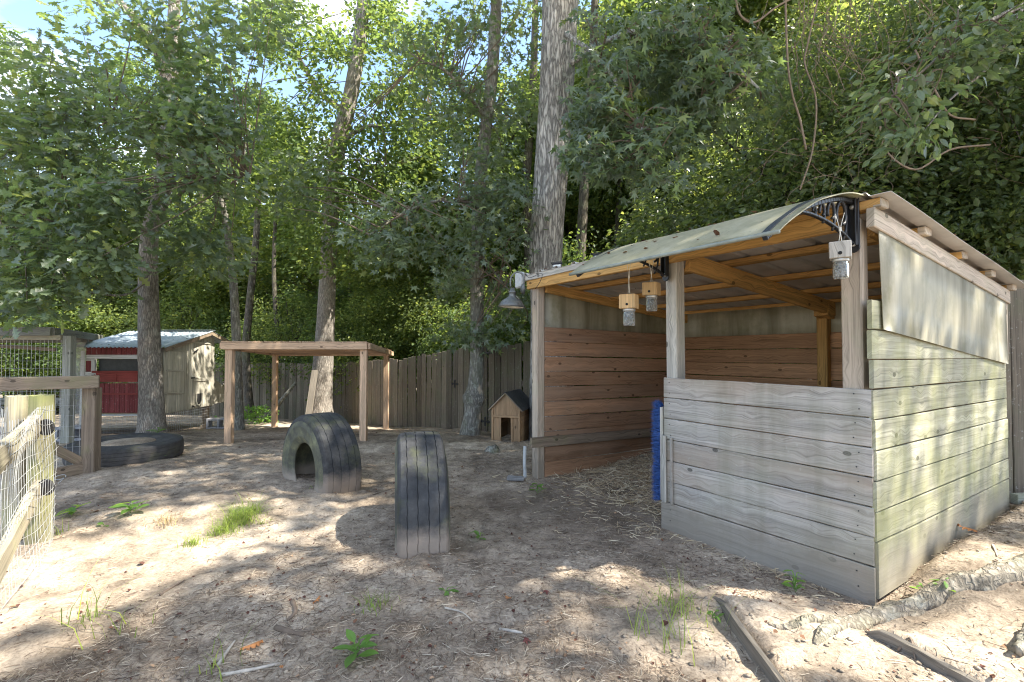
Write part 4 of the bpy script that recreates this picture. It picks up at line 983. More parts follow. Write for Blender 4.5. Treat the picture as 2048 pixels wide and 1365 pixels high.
# ------------------------------------------------------------------ brown frame with top rail, left of the flat tyre
pf = gp(181, 945, 0.0); fr = thing('timber_frame', 'brown timber rail frame with post and diagonal brace, left of the flat tyre', 'fence', pf)
board('post', pf - Zv * .1, hz(pf, dp(181, 776, pf[1])[2]), .12, .10, M['w_frame'], fr, up=np.array([1., 0.1, 0]), bev=.005)
tr0 = dp(199, 764, pf[1] - .08); tl0 = dp(-330, 778, pf[1] - .9)
board('top_rail', tl0, tr0, .118, .05, M['w_frame'], fr, bev=.006)
bl0 = gp(-60, 1005, .05)
board('bottom_rail', np.array([-4.6, 3.1, .06]), pf + [-.04, -.02, .05], .10, .04, M['w_frame'], fr)
board('brace', dp(100, 893, pf[1] - .3), dp(172, 930, pf[1]), .075, .035, M['w_frame'], fr)
mb = MB(); wire_grid(mb, dp(-60, 800, pf[1] - .3) * [1, 1, 0], pf * [1, 1, 0] + [-.05, 0, 0], .05, .86, .05, .1, .0016); o = obj('wire_mesh', mb, M['wire'], fr); o['kind'] = 'stuff'

# ------------------------------------------------------------------ near split-rail fence with stretched wire
A_ = gp(80, 1090, 0.0); nf = thing('split_rail_fence', 'sunlit split-rail fence with lime-mossed posts and loose wire mesh, at the left edge', 'fence', A_)
fd = norm(np.array([.575, -.86, 0]))
zt_ = dp(80, 790, A_[1])[2]
def rough_post(p, z1, r, mat, parent, nm, seed, tw=1.0):
    mb = MB(); ph_ = np.random.default_rng(seed); n = 14; hs = np.linspace(-.12, z1, 9); vv = []; uv = []
    rr0 = 1 + .13 * ph_.normal(size=n) * .6
    for k, h_ in enumerate(hs):
        th = np.arange(n) / n * 2 * math.pi; rad = r * (1 + .12 * (np.abs(np.cos(th - .3)) ** 4)) * rr0 * (1.02 - .05 * k / 8)
        top_drop = 0 if k < 8 else .012 * ph_.random(n)
        vv.append(np.stack([p[0] + rad * np.cos(th) * tw, p[1] + rad * np.sin(th), np.full(n, h_) - top_drop], 1)); uv.append(np.stack([np.full(n, h_), th * r], 1))
    m_ = len(hs); i = np.arange(m_ - 1)[:, None] * n; j = np.arange(n)[None]; jn = (j + 1) % n
    v = np.concatenate(vv + [[(p[0], p[1], z1 - .006)]]); k = np.arange(n)
    mb.add(v, np.stack([i + j, i + jn, i + n + jn, i + n + j], -1).reshape(-1, 4), np.stack([(m_ - 1) * n + k, (m_ - 1) * n + (k + 1) % n, np.full(n, m_ * n)], 1), np.concatenate(uv + [[(0, 0)]]))
    return obj(nm, mb, M[mat], parent)
rough_post(A_ * [1.02, 1.02, 1], zt_, .052, 'w_lime', nf, 'post', 3)
pB = dp(34, 900, A_[1] + .12); rough_post(np.array([pB[0], pB[1], 0]), dp(34, 790, A_[1] + .12)[2], .052, 'w_rail', nf, 'post', 5)
for y0, dz_, yb in ((853, 0, 915), (985, 0, 1125)):
    st = dp(72, y0, A_[1] - .02); nd = dp(0, yb, A_[1] - .86); nd2 = st + (nd - st) * 2.0
    mb = MB(); L_ = np.linalg.norm(nd2 - st); pts = [st + (nd2 - st) * f for f in np.linspace(-.03, 1, 8)]
    n_ = 6; ax_ = norm(nd2 - st); sd_ = norm(np.cross(Zv, ax_)); vv = []; uv = []
    for k, p in enumerate(pts):
        hh = .062 + .006 * math.sin(k * 1.7); ww = .028
        for (a1_, b1_) in ((-1, -.7), (-.4, -1), (.5, -.95), (1, -.3), (.8, .9), (-.5, 1)):
            vv.append(p + Zv * b1_ * hh * (1 + .1 * rng.random()) + sd_ * a1_ * ww); uv.append((k * L_ / 7, b1_ * hh + a1_ * ww))
    i = np.arange(7)[:, None] * n_; j = np.arange(n_)[None]; jn = (j + 1) % n_
    mb.add(vv, np.stack([i + j, i + jn, i + n_ + jn, i + n_ + j], -1).reshape(-1, 4), [[0, 1, 2], [0, 2, 3], [0, 3, 4], [0, 4, 5]], uv); obj('rail', mb, M['w_rail'], nf)
for y0 in (855, 975):
    c = dp(92, y0, A_[1] - .03); mb = MB(); lathe(mb, [(0, -.012), (.045, -.01), (.05, 0), (.03, .004), (0, .004)], c, [-.1, 1, 0], 16); obj('rail_socket', mb, M['dark'], nf)
# wire: a slack woven mesh hung on the outside of the rails
mb = MB(); w0 = A_ + np.array([.03, -.02, 0]); wn = np.array([fd[1], -fd[0], 0]); wn = wn if wn[0] > 0 else -wn
def wp(d, z): 
    s_ = d; return w0 + fd * s_ + wn * (.045 + .014 * math.sin(s_ * 5 + z * 4) + .005 * math.sin(z * 14 + s_ * 3)) + Zv * (z + .008 * math.sin(s_ * 9 + z * 5))
ztp = .80
for k in range(13):
    z0 = .03 + k * .066; tube(mb, [wp(d, z0 + .02 * math.sin(d * 5 + k)) for d in np.linspace(-.02, 1.5, 34)], .0016, 4, False)
for k in range(30):
    d = .03 + k * .05 + .002 * rng.normal(); ln = .006 * rng.normal(); tube(mb, [wp(d + ln * f + .01 * math.sin(f * 9 + k), .02 + f * (ztp + .03)) for f in np.linspace(0, 1, 14)], .0015, 4, False)
o = obj('wire_mesh', mb, M['wire'], nf); o['kind'] = 'stuff'
mb = MB()                                                   # gathered wire behind, bunched up along the second post
for k in range(42):
    d = .02 + rng.random() * 1.15; l_ = rng.normal() * .03
    b0 = w0 + fd * d - wn * (.10 + .08 * rng.random()); tube(mb, [b0 + wn * (l_ * math.sin(f * 3 + k)) + fd * l_ * f + Zv * (.02 + f * (.80 + .03 * math.sin(d * 8))) for f in np.linspace(0, 1, 7)], .0016, 3, False)
for k in range(14):
    e = k / 13; p0_ = w0 + fd * .02 + Zv * (.82 - e * .02); p1_ = w0 + fd * (.12 + .25 * e) + Zv * (.62 + .1 * e) - wn * .05; tube(mb, [p0_, (p0_ + p1_) / 2 - Zv * .02, p1_], .0016, 3, False)
o = obj('bunched_wire', mb, M['wire'], nf); o['kind'] = 'stuff'
mb = MB(); c = gpz(120, 965) + Zv * .05; th = np.linspace(0, 6.0, 16); tube(mb, [c + np.array([.045 * math.cos(a_), .03 * math.sin(a_), .015 * math.sin(a_)]) for a_ in th] + [c + np.array([.0, -.02, -.05])], .0025, 5)
tag(obj('wire_loop', mb, M['pvc'], None), 'loop of white wire sticking out beside the near mossy post', 'wire')

# ------------------------------------------------------------------ leaves
def T_star():                                # five-lobed star leaf
    an = [90, 61, 33, 5, -22, -60, -90, -120, -158, 175, 147, 119]; rr = [1, .36, .88, .34, .66, .2, .12, .2, .66, .34, .88, .36]
    v = [(0, 0, 0)] + [(r * math.cos(R(a)) * .62, r * math.sin(R(a)) * .62 + .0, -.10 * r * r) for a, r in zip(an, rr)]
    v = np.array(v); v[:, 1] += .1; n = len(an)
    return v, None, np.array([[0, k + 1, (k + 1) % n + 1] for k in range(n)])[:, ::-1]
def T_oak():
    L_ = [(0, .02), (.14, .10), (.22, .05), (.36, .24), (.46, .09), (.60, .34), (.70, .12), (.82, .22), (.92, .08), (1.0, .02)]
    v = []; 
    for y, x in L_: v += [(-x, y - .02, -.02 - .25 * x), (0, y, -.10 * y * y), (x, y - .02, -.02 - .25 * x)]
    q = []
    for k in range(len(L_) - 1): a = 3 * k; q += [[a, a + 1, a + 4, a + 3], [a + 1, a + 2, a + 5, a + 4]]
    return np.array(v), np.array(q)[:, ::-1], None
def T_hex():
    v = np.array([(0, 0, 0), (.27, .3, .05), (.23, .68, .02), (0, 1, -.08), (-.23, .68, .02), (-.27, .3, .05)])
    return v, np.array([[0, 1, 2, 3], [0, 3, 4, 5]]), None
def T_oval():
    L_ = [(0, .015), (.15, .14), (.35, .23), (.55, .24), (.75, .17), (.9, .08), (1, .005)]
    v = []
    for y, x in L_: v += [(-x, y, .08 * x - .18 * y * y), (0, y, -.18 * y * y - .03), (x, y, .08 * x - .18 * y * y)]
    q = []
    for k in range(len(L_) - 1): a = 3 * k; q += [[a, a + 1, a + 4, a + 3], [a + 1, a + 2, a + 5, a + 4]]
    return np.array(v), np.array(q)[:, ::-1], None
TS, TO, TH, TV = T_star(), T_oak(), T_hex(), T_oval()
def unit(v): return v / (np.linalg.norm(v, axis=1)[:, None] + 1e-9)
def add_leaves(mb, P, Yd, Nn, size, tpl):
    """P base, Yd tip direction, Nn normal, size per leaf"""
    v, q, t = tpl; n = len(P); Y_ = unit(Yd); X_ = unit(np.cross(Y_, Nn)); Z_ = np.cross(X_, Y_)
    size = np.broadcast_to(size, (n,))
    W_ = P[:, None] + size[:, None, None] * (v[None, :, 0:1] * X_[:, None] + v[None, :, 1:2] * Y_[:, None] + v[None, :, 2:3] * Z_[:, None])
    off = (np.arange(n) * len(v))[:, None, None]
    mb.add(W_.reshape(-1, 3), (q[None] + off).reshape(-1, 4) if q is not None else None, (t[None] + off).reshape(-1, 3) if t is not None else None)
def spray_pts(C, D, rad, n, droop=.25, flat=.12, tilt=.55, r_=None, hang=.35):
    """n leaves round each centre; D is the way the twig points"""
    r_ = r_ or rng; m_ = len(C); k = m_ * n; C = np.repeat(C, n, 0); D = np.repeat(D, n, 0); rad = np.repeat(np.broadcast_to(rad, (m_,)), n)
    th = r_.uniform(0, 2 * math.pi, k); rr = np.sqrt(r_.random(k)) * rad
    off = np.stack([np.cos(th) * rr, np.sin(th) * rr, r_.normal(0, 1, k) * flat * rad - droop * rr * rr / np.maximum(rad, .1)], 1)
    slope = D[:, 2]; off[:, 2] += (off[:, 0] * D[:, 0] + off[:, 1] * D[:, 1]) * slope * .6
    P = C + off
    Yd = np.stack([np.cos(th), np.sin(th), np.zeros(k)], 1) * .7 + D * .7 + r_.normal(0, .45, (k, 3)); Yd[:, 2] -= hang
    Nn = np.array([0, 0, 1.0]) + r_.normal(0, tilt, (k, 3)) + D * .25
    return P, Yd, Nn
def crown_mesh(name, seed, r, h, ns_, nl, size, tpl, mat, shape=1.0, low=0.0, srad=.55, lobes=5):
    r_ = np.random.default_rng(seed); C = []
    ph = r_.uniform(0, 9, 3)
    while len(C) < ns_:
        p = r_.uniform(-1, 1, 3); d = np.linalg.norm(p)
        if d > 1: continue
        if r_.random() > .25 + .75 * d ** 1.2: continue
        q = p * [r, r, h / 2]
        az = math.atan2(p[1], p[0]); el = p[2]
        if d > .62 + .75 * (float(vnoise(az * 1.9 + ph[0], el * 3.1 + ph[1], seed)) - .05): continue
        if float(vnoise(q[0] * 1.1 + ph[2], q[2] * 1.6 + q[1] * .7, seed + 1)) < .30: continue
        C.append(q)
    C = np.array(C); C[:, 2] += h / 2 + low
    D = unit(C * [1, 1, 0] + r_.normal(0, .3 * r, C.shape) * [1, 1, .4])
    P, Yd, Nn = spray_pts(C, D, r_.uniform(.5, 1.4, len(C)) * srad, nl, r_=r_, flat=.38, tilt=.85)
    mb = MB(); add_leaves(mb, P, Yd, Nn, size * r_.uniform(.55, 1.25, len(P)), tpl)
    me = mb.mesh(name, smooth=False); me.materials.append(mat); return me, C
def limbs_mesh(name, C, h0, r0, mat, seed, nlimb=16, base=0.0, lean=(0, 0), ht=None, twist=.12):
    """trunk with limbs reaching the crown's sprays; local coordinates"""
    r_ = np.random.default_rng(seed); mb = MB(); top = C[:, 2].max() * .93 if ht is None else ht
    zz = np.linspace(-.15, top, 12); wob = np.cumsum(r_.normal(0, twist * .5, (12, 2)), 0) * (zz / max(top, .1))[:, None]
    tp = np.stack([lean[0] * zz / top + wob[:, 0], lean[1] * zz / top + wob[:, 1], zz], 1)
    tube(mb, tp, np.maximum(r0 * (1 - .85 * zz / top) * (1 + .5 * np.exp(-(zz + .15) / .18)), .015), 9)
    for c in C[r_.choice(len(C), min(nlimb, len(C)), False)]:
        z0 = max(h0 * .7, c[2] - r_.uniform(.5, 1.6)); z0 = min(z0, top * .95); a = np.array([np.interp(z0, zz, tp[:, 0]), np.interp(z0, zz, tp[:, 1]), z0])
        mid = a * .5 + c * .5 + [0, 0, -.15] + r_.normal(0, .12, 3); tube(mb, catmull([a, mid, c], 4), np.linspace(max(.035, r0 * .3), .006, 9), 5, False)
    me = mb.mesh(name, smooth=True); me.materials.append(mat); return me

# ---- woodland behind the fence: a few kinds, each copied
KIND = {}
def mkkind(key, seed, r, h, low, ns_, nl, size, mat, barkm, r0, tpl=TH, srad=.55):
    cm, C = crown_mesh('crown', seed, r, h, ns_, nl, size, tpl, mat, low=low, srad=srad)
    lm = limbs_mesh('trunk', C, low, r0, barkm, seed + 50, 22); KIND[key] = (cm, lm)
mkkind('tall', 11, 2.9, 6.4, 2.8, 900, 36, .115, M['lf_wood'], M['bark_dark'], .15, srad=.36)
mkkind('tall2', 12, 2.6, 7.0, 2.2, 860, 36, .12, M['lf_wood2'], M['bark_spot'], .12, srad=.36)
mkkind('bush', 13, 2.1, 3.8, .05, 620, 34, .085, M['lf_wood2'], M['bark_dark'], .05, srad=.30)
mkkind('bush2', 14, 2.0, 3.4, .0, 620, 36, .08, M['lf_wood'], M['bark_dark'], .05, srad=.28)
mkkind('dark', 15, 2.4, 5.0, .3, 950, 36, .085, M['lf_dark'], M['bark_dark'], .09, srad=.32)
def plant_tree(key, x, y, s_, label, group, cat, name, yaw=None, sz=1.0, z=None):
    z = float(gz0(x, y)) if z is None else z
    r_ = thing(name, label, cat, (x, y, z), group); yaw = rng.uniform(0, 6.28) if yaw is None else yaw
    cm, lm = KIND[key]
    inst('trunk', lm, r_, (x, y, z), (0, 0, yaw), (s_, s_, s_ * sz)); inst('crown', cm, r_, (x, y, z), (0, 0, yaw), (s_, s_, s_ * sz)); return r_
def PX(px, Yd): return (px - 1024) / 985 * Yd
GW = 'trees in the wood beyond the fence'
BL = {'bush': 'bright leafy shrub in the understory beyond the picket fence', 'bush2': 'mid green leafy shrub in the understory beyond the picket fence',
      'tall': 'tall leafy green tree in the wood beyond the fence', 'tall2': 'tall yellow-green tree in the wood beyond the fence', 'dark': 'dark evergreen thicket tree in the wood on the right side'}
rows = []
for px, Yd, s_, k, sz in ((-330, 14, 1.3, 'tall', 1.2), (-120, 15.5, 1.1, 'tall2', .8), (60, 16.2, 1.1, 'tall', .78), (230, 17.4, 1.2, 'tall2', .85), (400, 17.6, 1.2, 'tall', 1.15), (540, 16.8, 1.1, 'tall2', .85), (700, 15.6, 1.0, 'tall', .8), (850, 14.4, 1.0, 'tall2', .8), (1000, 13.2, 1.0, 'tall', 1.0)): rows.append((px, Yd, s_, k, sz))
for px, Yd, s_, k in ((-120, 13.5, 1.0, 'bush'), (60, 15, 1.1, 'bush2'), (230, 16.5, 1.1, 'bush'), (400, 16.8, 1.15, 'bush'), (520, 15.6, 1.0, 'bush2'), (600, 14.5, .95, 'bush'), (735, 13.6, 1.0, 'bush2'),
                      (790, 12.9, .9, 'bush'), (870, 12.2, .9, 'bush'), (960, 11.6, .9, 'bush2'), (1040, 10.6, .9, 'bush2'), (1120, 10.0, 1.0, 'bush2'), (1230, 9.6, 1.1, 'bush2'), (1330, 9.4, 1.1, 'bush2'), (1450, 9.2, 1.1, 'bush2'), (1560, 8.6, 1.15, 'dark')): rows.append((px, Yd, s_, k, 1.0))
for px, Yd, s_, k, sz in ((-260, 18, 1.1, 'tall2', 1), (-60, 19, 1.0, 'tall', .9), (120, 20, 1.0, 'tall2', .85), (300, 21, 1.0, 'tall', .8), (460, 20, 1.0, 'tall2', .85), (610, 19, .9, 'tall', .8), (760, 18.5, .9, 'tall2', .8),
                      (880, 17.5, .9, 'tall', .8), (1000, 16.5, .9, 'tall2', .85), (1120, 14.5, 1.0, 'tall', 1.0), (1250, 13.5, 1.1, 'tall2', 1.1), (1390, 13, 1.15, 'tall', 1.15), (1520, 12.5, 1.2, 'tall2', 1.2), (1660, 11.5, 1.15, 'tall', 1.25),
                      (1240, 19, 1.4, 'tall', 1.3), (1420, 19, 1.5, 'tall2', 1.3), (1600, 18, 1.5, 'tall', 1.3), (1800, 16, 1.4, 'tall', 1.3), (2000, 14, 1.3, 'tall', 1.3),
                      (20, 27, 1.1, 'bush', 1.3), (200, 28, 1.5, 'bush2', 1.3), (380, 28, 1.5, 'bush', 1.3), (560, 27, 1.4, 'bush2', 1.3), (700, 26, 1.5, 'bush', 1.3), (850, 25, 1.5, 'bush2', 1.3), (1000, 24, 1.5, 'bush', 1.3), (1150, 22, 1.6, 'tall', 1.0)): rows.append((px, Yd, s_, k, sz))
for px, Yd, s_, sz in ((1720, 9.2, 1.1, 1.1), (1860, 8.2, 1.1, 1.2), (2000, 7.4, 1.1, 1.25), (2160, 6.8, 1.1, 1.3), (1640, 10.6, 1.1, 1.0), (1800, 12, 1.3, 1.2), (1980, 11, 1.3, 1.2)): rows.append((px, Yd, s_, 'dark', sz))
for px, Yd, s_, k, sz in rows:
    nm = {'bush': 'shrub', 'bush2': 'shrub', 'dark': 'evergreen_tree'}.get(k, 'woodland_tree')
    wh = [w_ for lim, w_ in ((-40, 'far left, beyond the wire run'), (120, 'behind the wire run'), (270, 'behind the wire run and coop'), (430, 'behind the coop roof'), (540, 'over the platform left post'), (660, 'behind the middle of the platform'), (790, 'over the platform right posts'), (900, 'between platform and mottled trunk'), (1010, 'behind the kennel'), (1130, 'behind the pale trunk'), (1300, 'over the canopy tip'), (1440, 'over the shelter middle post'), (1580, 'over the canopy'), (1750, 'over the shelter side wall front'), (1900, 'over the shelter side wall'), (2050, 'over the shelter back corner'), (9999, 'past the right edge')) if px < lim][0]
    dd_ = 'by the fence' if Yd < 11.8 else ('in the first rank' if Yd < 16.9 else ('in the middle rank' if Yd < 23 else 'deepest in'))
    KD = {'bush': 'bright leafy shrub', 'bush2': 'mid green leafy shrub', 'tall': 'tall green woodland tree', 'tall2': 'tall yellow-green tree', 'dark': 'dark evergreen tree'}[k]
    plant_tree(k, PX(px, Yd), Yd, s_, KD + ' ' + wh.replace(',', '') + ', ' + dd_, GW if 'tree' in nm else 'shrubs beyond the picket fence', 'shrub' if nm == 'shrub' else 'tree', nm, sz=sz)

_by = {}
for o_ in list(bpy.data.objects):
    if o_.get('group') in (GW, 'shrubs beyond the picket fence'): _by.setdefault(o_['label'], []).append(o_)
for l_, os_ in _by.items():
    if len(os_) > 1:
        os_.sort(key=lambda o: o.location.x / o.location.y)
        for k_, o_ in enumerate(os_): o_['label'] = l_ + (', left one' if k_ == 0 else (', right one' if k_ == len(os_) - 1 else ', middle one'))
# ---- trees one can tell apart
def in_poly(px, py, poly):
    poly = np.array(poly, float); c = np.zeros(np.shape(px), bool); j = len(poly) - 1
    for i in range(len(poly)):
        xi, yi = poly[i]; xj, yj = poly[j]
        if yi != yj: c ^= ((yi > py) != (yj > py)) & (px < (xj - xi) * (py - yi) / (yj - yi) + xi)
        j = i
    return c
def view_sprays(poly, d0, d1, n, trunk, r_):
    poly = np.array(poly, float); lo = poly.min(0); hi = poly.max(0); C = []
    while len(C) < n:
        x = r_.uniform(lo[0], hi[0]); y = r_.uniform(lo[1], hi[1])
        if in_poly(np.array([x]), np.array([y]), poly)[0] and vnoise(x / 70., y / 45., 3) > .30: C.append(dp(x, y, r_.uniform(d0, d1)))
    C = np.array(C); D = C - np.asarray(trunk); D[:, 2] *= .15; return C, unit(D + r_.normal(0, .25, C.shape) * [1, 1, .3])
def big_tree(name, label, pts, rads, barkm, sides=20, ridge=0.0, limbs=(), loc=None, res=6, flare=.35, burl=None, group=None):
    loc = np.asarray(loc if loc is not None else pts[0], float)
    r_ = thing(name, label, 'tree', loc, group); c = catmull(pts, res); rr = np.interp(np.linspace(0, 1, len(c)), np.linspace(0, 1, len(rads)), rads)
    d = c[:, 2] - pts[0][2]; rr = rr * (1 + flare * np.exp(-np.maximum(d, 0) / .15))
    if burl:
        for (bz, ba, bw) in burl: rr = rr * (1 + ba * np.exp(-((c[:, 2] - bz) / bw) ** 2))
    mb = MB(); tube(mb, c, rr, sides)
    if ridge:
        v = mb.v[0]; m_ = len(c); ctr = np.repeat(c, sides, 0); k = m_ * sides; dv = v[:k] - ctr; an = np.tile(np.arange(sides), m_) / sides * 20; L_ = np.repeat(np.cumsum(np.concatenate([[0], np.linalg.norm(np.diff(c, axis=0), axis=1)])), sides)
        nz = fbm(an * 1.9 + .35 * np.sin(L_ * 5), L_ * 2.2, 4, 4); rg = np.abs(nz) * -2 + .5
        v[:k] = ctr + dv * (1 + ridge * rg[:, None] + ridge * .8 * fbm(an * 6, L_ * 9, 9, 3)[:, None])
    obj('trunk', mb, barkm, r_, True)
    for lp_, lr in limbs:
        mb = MB(); cc = catmull(lp_, 6); tube(mb, cc, np.linspace(lr[0], lr[1], len(cc)), 10); obj('limb', mb, barkm, r_, True)
    return r_
def twigs_to(parent, C, starts, n, r_, barkm, r0=.012):
    starts = np.array(starts); mb = MB()
    for c in C[r_.choice(len(C), min(n, len(C)), False)]:
        s_ = starts[np.argmin(np.linalg.norm(starts - c, axis=1))]
        mid = (s_ + c) / 2 + r_.normal(0, .08, 3) + [0, 0, .04]; tube(mb, catmull([s_, mid, c], 4), np.linspace(r0, .003, 9), 4, False)
    o = obj('twigs', mb, barkm, parent); o['kind'] = 'stuff'
def crown_of(parent, C, D, rad, n, size, tpl, mat, r_, nobj=0, **kw):
    P, Yd, Nn = spray_pts(C, D, rad, n, r_=r_, **kw); sz = size * r_.uniform(.6, 1.2, len(P)); sel = np.ones(len(P), bool)
    if nobj:                                   # the leaves that show largest are pieces of their own
        rel = sz / np.maximum(P[:, 1], .5); px = CX + F * P[:, 0] / P[:, 1]; py = 707 - F * (P[:, 2] - HC) / P[:, 1]
        rel[(px < 0) | (px > 2048) | (py < 0) | (P[:, 1] < .5)] = 0; idx = np.argsort(-rel)[:nobj]; sel[idx] = False
        v, q, t = tpl; mb = MB(); mb.add(v, q, t); me = mb.mesh('leaf'); me.materials.append(mat)
        Y_ = unit(Yd[idx]); X_ = unit(np.cross(Y_, Nn[idx])); Z_ = np.cross(X_, Y_)
        for i, k in enumerate(idx):
            o = inst('leaf', me, parent, P[k]); o.rotation_euler = Matrix(np.stack([X_[i], Y_[i], Z_[i]], 1).tolist()).to_euler(); o.scale = (sz[k],) * 3
    mb = MB(); add_leaves(mb, P[sel], Yd[sel], Nn[sel], sz[sel], tpl); o = obj('crown', mb, mat, parent); return o
r1 = np.random.default_rng(101)
# oak left of centre
b0 = gpz(304, 866)
tk = [b0 - Zv * .1, dp(303, 800, b0[1]), dp(297, 600, b0[1]), dp(300, 470, b0[1]), dp(325, 380, b0[1] + .05), dp(338, 240, b0[1] + .1), dp(345, 120, b0[1] + .1), dp(350, -60, b0[1] + .1), dp(352, -300, b0[1])]
limb1 = ([dp(336, 210, b0[1] + .1), dp(325, 130, b0[1]), dp(290, 60, b0[1] - .2), dp(235, 0, b0[1] - .3), dp(150, -90, b0[1] - .5)], (.085, .045))
limb2 = ([dp(300, 470, b0[1]), dp(230, 420, 6.9), dp(130, 410, 6.4), dp(40, 430, 6.0)], (.035, .01))
limb3 = ([dp(310, 430, b0[1]), dp(380, 375, 7.0), dp(440, 360, 6.7), dp(500, 350, 6.5)], (.025, .008))
limb4 = ([dp(330, 330, b0[1]), dp(250, 250, 6.9), dp(130, 240, 6.6), dp(20, 300, 6.3)], (.05, .012))
limb5 = ([dp(297, 560, b0[1]), dp(250, 590, 7.2), dp(180, 585, 7.0), dp(120, 580, 6.9)], (.022, .008))
oak = big_tree('oak_tree', 'oak with straight grey trunk between the red coop and the flat tyre', tk, [.19, .175, .14, .125, .12, .11, .10, .08, .05], M['bark_oak'], 40, .05, [limb1, limb2, limb3, limb4, limb5], b0, res=14)
polO = [[(-60, 420), (160, 360), (290, 390), (270, 440), (225, 500), (200, 570), (100, 600), (-60, 640)], [(-60, 230), (120, 200), (300, 230), (440, 210), (480, 330), (420, 420), (330, 430), (150, 380), (-60, 400)], [(-60, 80), (90, 90), (200, 130), (300, 230), (-60, 260)], [(300, 60), (470, 110), (520, 230), (440, 300), (330, 230)], [(80, 0), (330, 0), (330, 120), (200, 110)], [(360, 440), (440, 430), (490, 470), (440, 540), (380, 530)], [(360, -40), (560, -40), (540, 110), (420, 90)]]
Cs = []; Ds = []
for pl_, n_, (da, db) in zip(polO, (95, 105, 45, 38, 15, 16, 26), ((5.0, 6.6), (5.4, 7.2), (5.6, 7), (6, 7.6), (6, 7.4), (6, 7), (6, 8))):
    c_, d_ = view_sprays(pl_, da, db, n_, dp(320, 350, b0[1]), r1); Cs.append(c_); Ds.append(d_)
Cs = np.concatenate(Cs); Ds = np.concatenate(Ds)
crown_of(oak, Cs, Ds, .34, 31, .155, TO, M['lf_oak'], r1, nobj=260, flat=.34, tilt=.65)
twigs_to(oak, Cs, np.concatenate([catmull(l_[0], 4) for l_ in (limb1, limb2, limb3, limb4, limb5)]), 200, r1, M['twig'])
# big pale trunk behind the shelter
D3 = 6.9
tk = [np.array([.50, D3, -.1]), dp(1096, 620, D3), dp(1091, 520, D3), dp(1103, 330, D3), dp(1114, 160, D3), dp(1121, 0, D3), dp(1126, -140, D3), dp(1130, -420, D3)]
lb = ([dp(1140, 130, D3 - .1), dp(1200, 90, 6.3), dp(1290, 60, 5.7), dp(1420, 90, 5.2), dp(1520, 180, 4.9)], (.05, .012))
lb2 = ([dp(1120, 60, D3 - .1), dp(1200, 120, 6.0), dp(1270, 230, 5.2), dp(1310, 330, 4.8)], (.035, .008))
gum = big_tree('sweetgum_tree', 'big pale flaky trunk rising behind the left end of the shelter roof', tk, [.26, .235, .225, .232, .235, .25, .25, .2], M['bark_pale'], 96, .07, [lb, lb2], tk[0], res=40, flare=.0)
polG = [[(1160, 0), (1420, 0), (1500, 80), (1560, 170), (1550, 230), (1420, 250), (1180, 230)], [(1170, 200), (1430, 230), (1360, 330), (1310, 395), (1230, 380), (1160, 310)]]
Cs = []; Ds = []
for pl_, n_, (da, db) in zip(polG, (100, 55), ((4.7, 6.3), (4.4, 5.6))):
    c_, d_ = view_sprays(pl_, da, db, n_, dp(1120, 60, D3), r1); Cs.append(c_); Ds.append(d_)
Cs = np.concatenate(Cs); Ds = np.concatenate(Ds); CG, DG = Cs, Ds
crown_of(gum, Cs, Ds, .27, 34, .145, TS, M['lf_gum'], r1, nobj=280, flat=.3, tilt=.6, hang=.75)
twigs_to(gum, Cs, np.concatenate([catmull(l_[0], 4) for l_ in (lb, lb2)]), 150, r1, M['twig'])
# tree with a burl near the kennel
b0 = gpz(938, 872)
tk = [b0 - Zv * .1, dp(946, 820, b0[1]), dp(954, 720, b0[1]), dp(954, 560, b0[1]), dp(958, 400, b0[1]), dp(968, 290, b0[1]), dp(982, 170, b0[1]), dp(990, 60, b0[1]), dp(996, -100, b0[1]), dp(1000, -300, b0[1])]
l1 = ([dp(960, 420, b0[1]), dp(900, 400, 6.7), dp(820, 420, 6.3), dp(740, 470, 6.0)], (.03, .008)); l2 = ([dp(975, 240, b0[1]), dp(900, 150, 7), dp(840, 120, 6.8)], (.035, .01)); l3 = ([dp(958, 500, b0[1]), dp(1000, 560, 7.0), dp(1040, 600, 6.8)], (.02, .006))
bt = big_tree('sweetgum_tree', 'slim mottled trunk with a burl, beside the little kennel', tk, [.14, .125, .105, .10, .095, .09, .09, .09, .07, .05], M['bark_spot'], 24, .06, [l1, l2, l3], b0, res=10, burl=[(dp(950, 797, b0[1])[2], .5, .09)])
polB = [[(680, 480), (760, 410), (900, 345), (1040, 345), (1060, 470), (1010, 530), (860, 520), (740, 520)], [(820, -20), (1060, -20), (1065, 300), (960, 340), (850, 300), (790, 120)], [(880, 560), (960, 540), (1050, 570), (1050, 660), (900, 680)], [(560, 300), (660, 330), (640, 420), (540, 420)]]
Cs = []; Ds = []
for pl_, n_, (da, db) in zip(polB, (75, 85, 40, 14), ((5.8, 7.4), (6.5, 8.5), (6.9, 8.4), (7, 8.5))):
    c_, d_ = view_sprays(pl_, da, db, n_, dp(960, 400, b0[1]), r1); Cs.append(c_); Ds.append(d_)
Cs = np.concatenate(Cs); Ds = np.concatenate(Ds)
crown_of(bt, Cs, Ds, .34, 34, .13, TS, M['lf_gum'], r1, flat=.3, tilt=.65, hang=.5)
twigs_to(bt, Cs, np.concatenate([catmull(l_[0], 4) for l_ in (l1, l2, l3)]), 130, r1, M['twig'])
